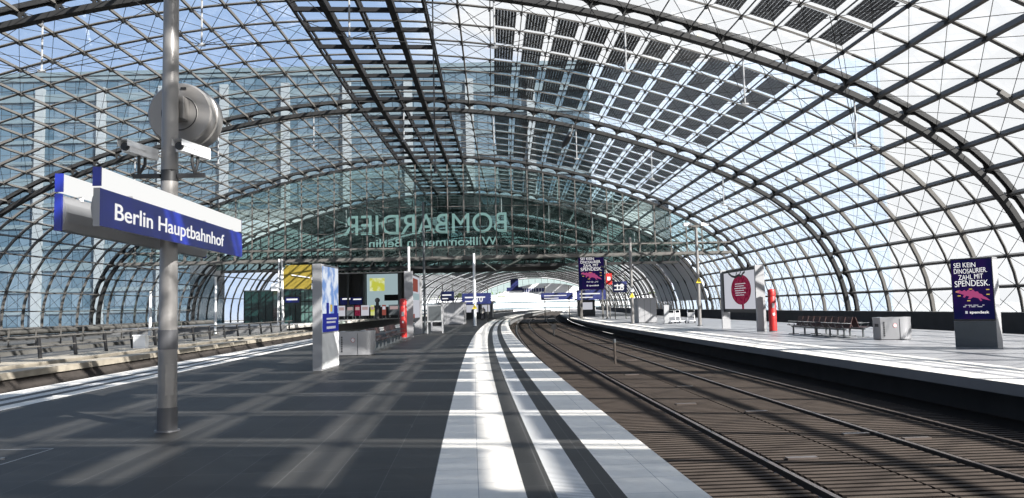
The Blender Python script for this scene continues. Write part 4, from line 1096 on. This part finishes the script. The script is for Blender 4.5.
# ------------------------------------------------------------------ people waiting far along the platform
def person(label, s, d, h, face, shirt, legs, stride):
    t = on_line('person', label, 'person', s, d, 0, None, face)
    k = h/1.75
    V = [((0,0,.95),.13),((0,0,1.15),.125),((0,0,1.38),.15),((0,0,1.50),.06),((0,-.01,1.60),.085),((0,-.01,1.70),.07),
         ((-.19,0,1.40),.06),((-.25,.02,1.12),.045),((-.24,-.06,.88),.035),((.19,0,1.40),.06),((.25,.02,1.12),.045),((.24,-.06,.88),.035),
         ((-.10,0,.88),.085),((-.11,-stride,.48),.06),((-.11,stride*.3,.08),.045),((-.11,-.12+stride*.3,.04),.04),((.10,0,.88),.085),((.11,stride,.48),.06),((.11,-stride*.3,.08),.045),((.11,-.12-stride*.3,.04),.04)]
    E_ = [(0,1),(1,2),(2,3),(3,4),(4,5),(2,6),(6,7),(7,8),(2,9),(9,10),(10,11),(0,12),(12,13),(13,14),(14,15),(0,16),(16,17),(17,18),(18,19)]
    me = bpy.data.meshes.new('body'); me.from_pydata([tuple(c*k for c in v) for v, r in V], E_, [])
    o = bpy.data.objects.new('body', me); COL.objects.link(o); o.parent = t
    sk = o.modifiers.new('skin', 'SKIN'); sv = me.skin_vertices[0].data
    for i, (v, r) in enumerate(V): sv[i].radius = (r*k, r*k)
    sv[0].use_root = True
    ss = o.modifiers.new('sub', 'SUBSURF'); ss.levels = 1; ss.render_levels = 1
    m = bpy.data.materials.new('clothed_person'); m.use_nodes = True; n = m.node_tree.nodes; l = m.node_tree.links
    tc = n.new('ShaderNodeTexCoord'); sp = n.new('ShaderNodeSeparateXYZ'); l.new(tc.outputs['Object'], sp.inputs[0])
    mr = n.new('ShaderNodeMath'); mr.operation = 'DIVIDE'; mr.inputs[1].default_value = 2.0; l.new(sp.outputs[2], mr.inputs[0])
    cr = n.new('ShaderNodeValToRGB'); cr.color_ramp.interpolation = 'CONSTANT'; e = cr.color_ramp.elements
    e[0].position = 0; e[0].color = (.02,.02,.02,1); e[1].position = .04; e[1].color = tuple(legs)+(1,)
    for p_, c_ in ((.47*k, shirt), (.75*k, (.42,.25,.18)), (.825*k, (.03,.02,.015))): q = e.new(p_); q.color = tuple(c_)+(1,)
    l.new(mr.outputs[0], cr.inputs[0]); l.new(cr.outputs[0], n['Principled BSDF'].inputs['Base Color']); n['Principled BSDF'].inputs['Roughness'].default_value = .85
    me.materials.append(m)
for a in (('person in a dark coat standing near the white edge strip, far platform', 96, -2.6, 1.75, .3, (.02,.022,.03), (.03,.03,.04), .05),
          ('person in a pale top and dark trousers standing far along the platform', 103, -1.9, 1.7, 2.6, (.45,.42,.38), (.02,.02,.03), .02),
          ('person in a red jacket standing by the far blue departure sign', 90, -3.3, 1.75, 1.2, (.45,.03,.03), (.03,.03,.04), .03),
          ('person in a grey coat walking away far along the platform', 112, -2.2, 1.8, 3.1, (.16,.16,.17), (.03,.03,.05), .14)):
    person(*a)
for k, (s, d, m, lab) in enumerate(((118, -4.2, 'charcoal', 'dark kiosk hut behind the far departure sign'), (126, -2.9, 'metal_matt', 'pale kiosk hut farthest along the near platform'), (120, 13.2, 'charcoal', 'dark hut far along the right platform behind the blue signs'))):
    t = on_line('platform_hut', lab, 'hut', s, d)
    mb = MB(); mb.box(-1.3,1.3,-1.5,1.5,0,2.5); mb.build('walls', M[m], t); mb = MB(); mb.box(-1.7,1.7,-1.9,1.9,2.5,2.7); mb.build('roof', M['steel_black'], t)
    mb = MB(); mb.box(-.9,.9,-1.53,-1.5,1.0,2.1); mb.build('window', M['poster_white'], t)
# far end: big white sign with blue mark, trees outside
mb = MB(); 
for zz in (7.3, 8.9): mb.bar(apt(110.5, -25, zz), apt(110.5, 15, zz), 17.0, .25)
for k in range(9): mb.bar(apt(102.2, -25+5*k, 7.4), apt(102.2, -25+5*k, 8.8), .2, .2, up=(0,1,0))
tag(mb.build('ceiling', M['steel_black']), 'dark gallery deck crossing behind the second gable', None, kind='structure')
c0 = at(546, 291, 392); 
t = thing('end_sign', 'long white banner with a blue mark across the far end of the hall', 'banner', c0, 0)
mb = MB(); out = [(-27,-2)] + [(-27+54*k/16, 4.0-6.0*((k-8)/8.0)**2) for k in range(17)] + [(27,-2)]
mb.prism(out, 0, .4); mb.build('white_band', M['white_far'], t)
mb = MB(); mb.box(-18,-14,-.3,0,2,6.5); mb.box(-20,-12,-.3,0,.5,2.2); mb.build('blue_mark', M['navy'], t)
mb = MB(); rng = random.Random(4); x = -12
while x < -2: w = .7+.5*rng.random(); mb.box(x,x+w,-.1,0,-.3,1.6); x += w+.35
mb.build('blue_lettering', M['navy'], t)
def trees():
    mb = MB(); rng = random.Random(8)
    for i in range(60):
        x = -140+6.5*i+rng.uniform(-2,2); y = 720+rng.uniform(-25,25); zc = rng.uniform(-6,13)
        for k in range(60):
            p = Vector((x+rng.gauss(0,3.4), y+rng.gauss(0,3), max(-9.9, zc+rng.gauss(0,2.0)))); a = Vector((rng.gauss(0,1),rng.gauss(0,1),rng.gauss(0,1))).normalized()*2; b = Vector((rng.gauss(0,1),rng.gauss(0,1),rng.gauss(0,1))).normalized()*2
            mb.poly([tuple(p), tuple(p+a), tuple(p+a+b), tuple(p+b)])
    tag(mb.build('foliage', M['leaf']), 'green treetops outside the far end of the hall', 'trees', kind='stuff')
trees()
t = thing('white_building', 'bright white low building outside the far end of the hall', 'building', (30, 650, -10), 0)
mb = MB(); mb.box(-150, 130, 0, 20, 0, 20); mb.build('walls', M['white_far'], t)
for z in (4, 10, 15):
    mb = MB(); mb.box(-146, 126, -.1, 0, z, z+1.2); mb.build('window_band', M['facade_band'], t)
mb = MB(); mb.box(-152, 132, -1, 21, 20, 20.6); mb.build('roof', M['white_far'], t)
p = at(567, 140, 56.0)
t = thing('hanging_lamp', 'dark slanting spindle-shaped lamp hanging under the second arch', 'lamp', p, 0)
mb = MB(); mb.tube([(.38,0,.62),(.26,0,.42),(.0,0,.0),(-.28,0,-.42),(-.38,0,-.58)], [.04,.17,.24,.15,.03], 12); mb.build('shade', M['black'], t, True)
mb = MB(); mb.tube([(.38,0,.62),(.45,.1,1.1)], .03, 6); mb.build('stem', M['black'], t)
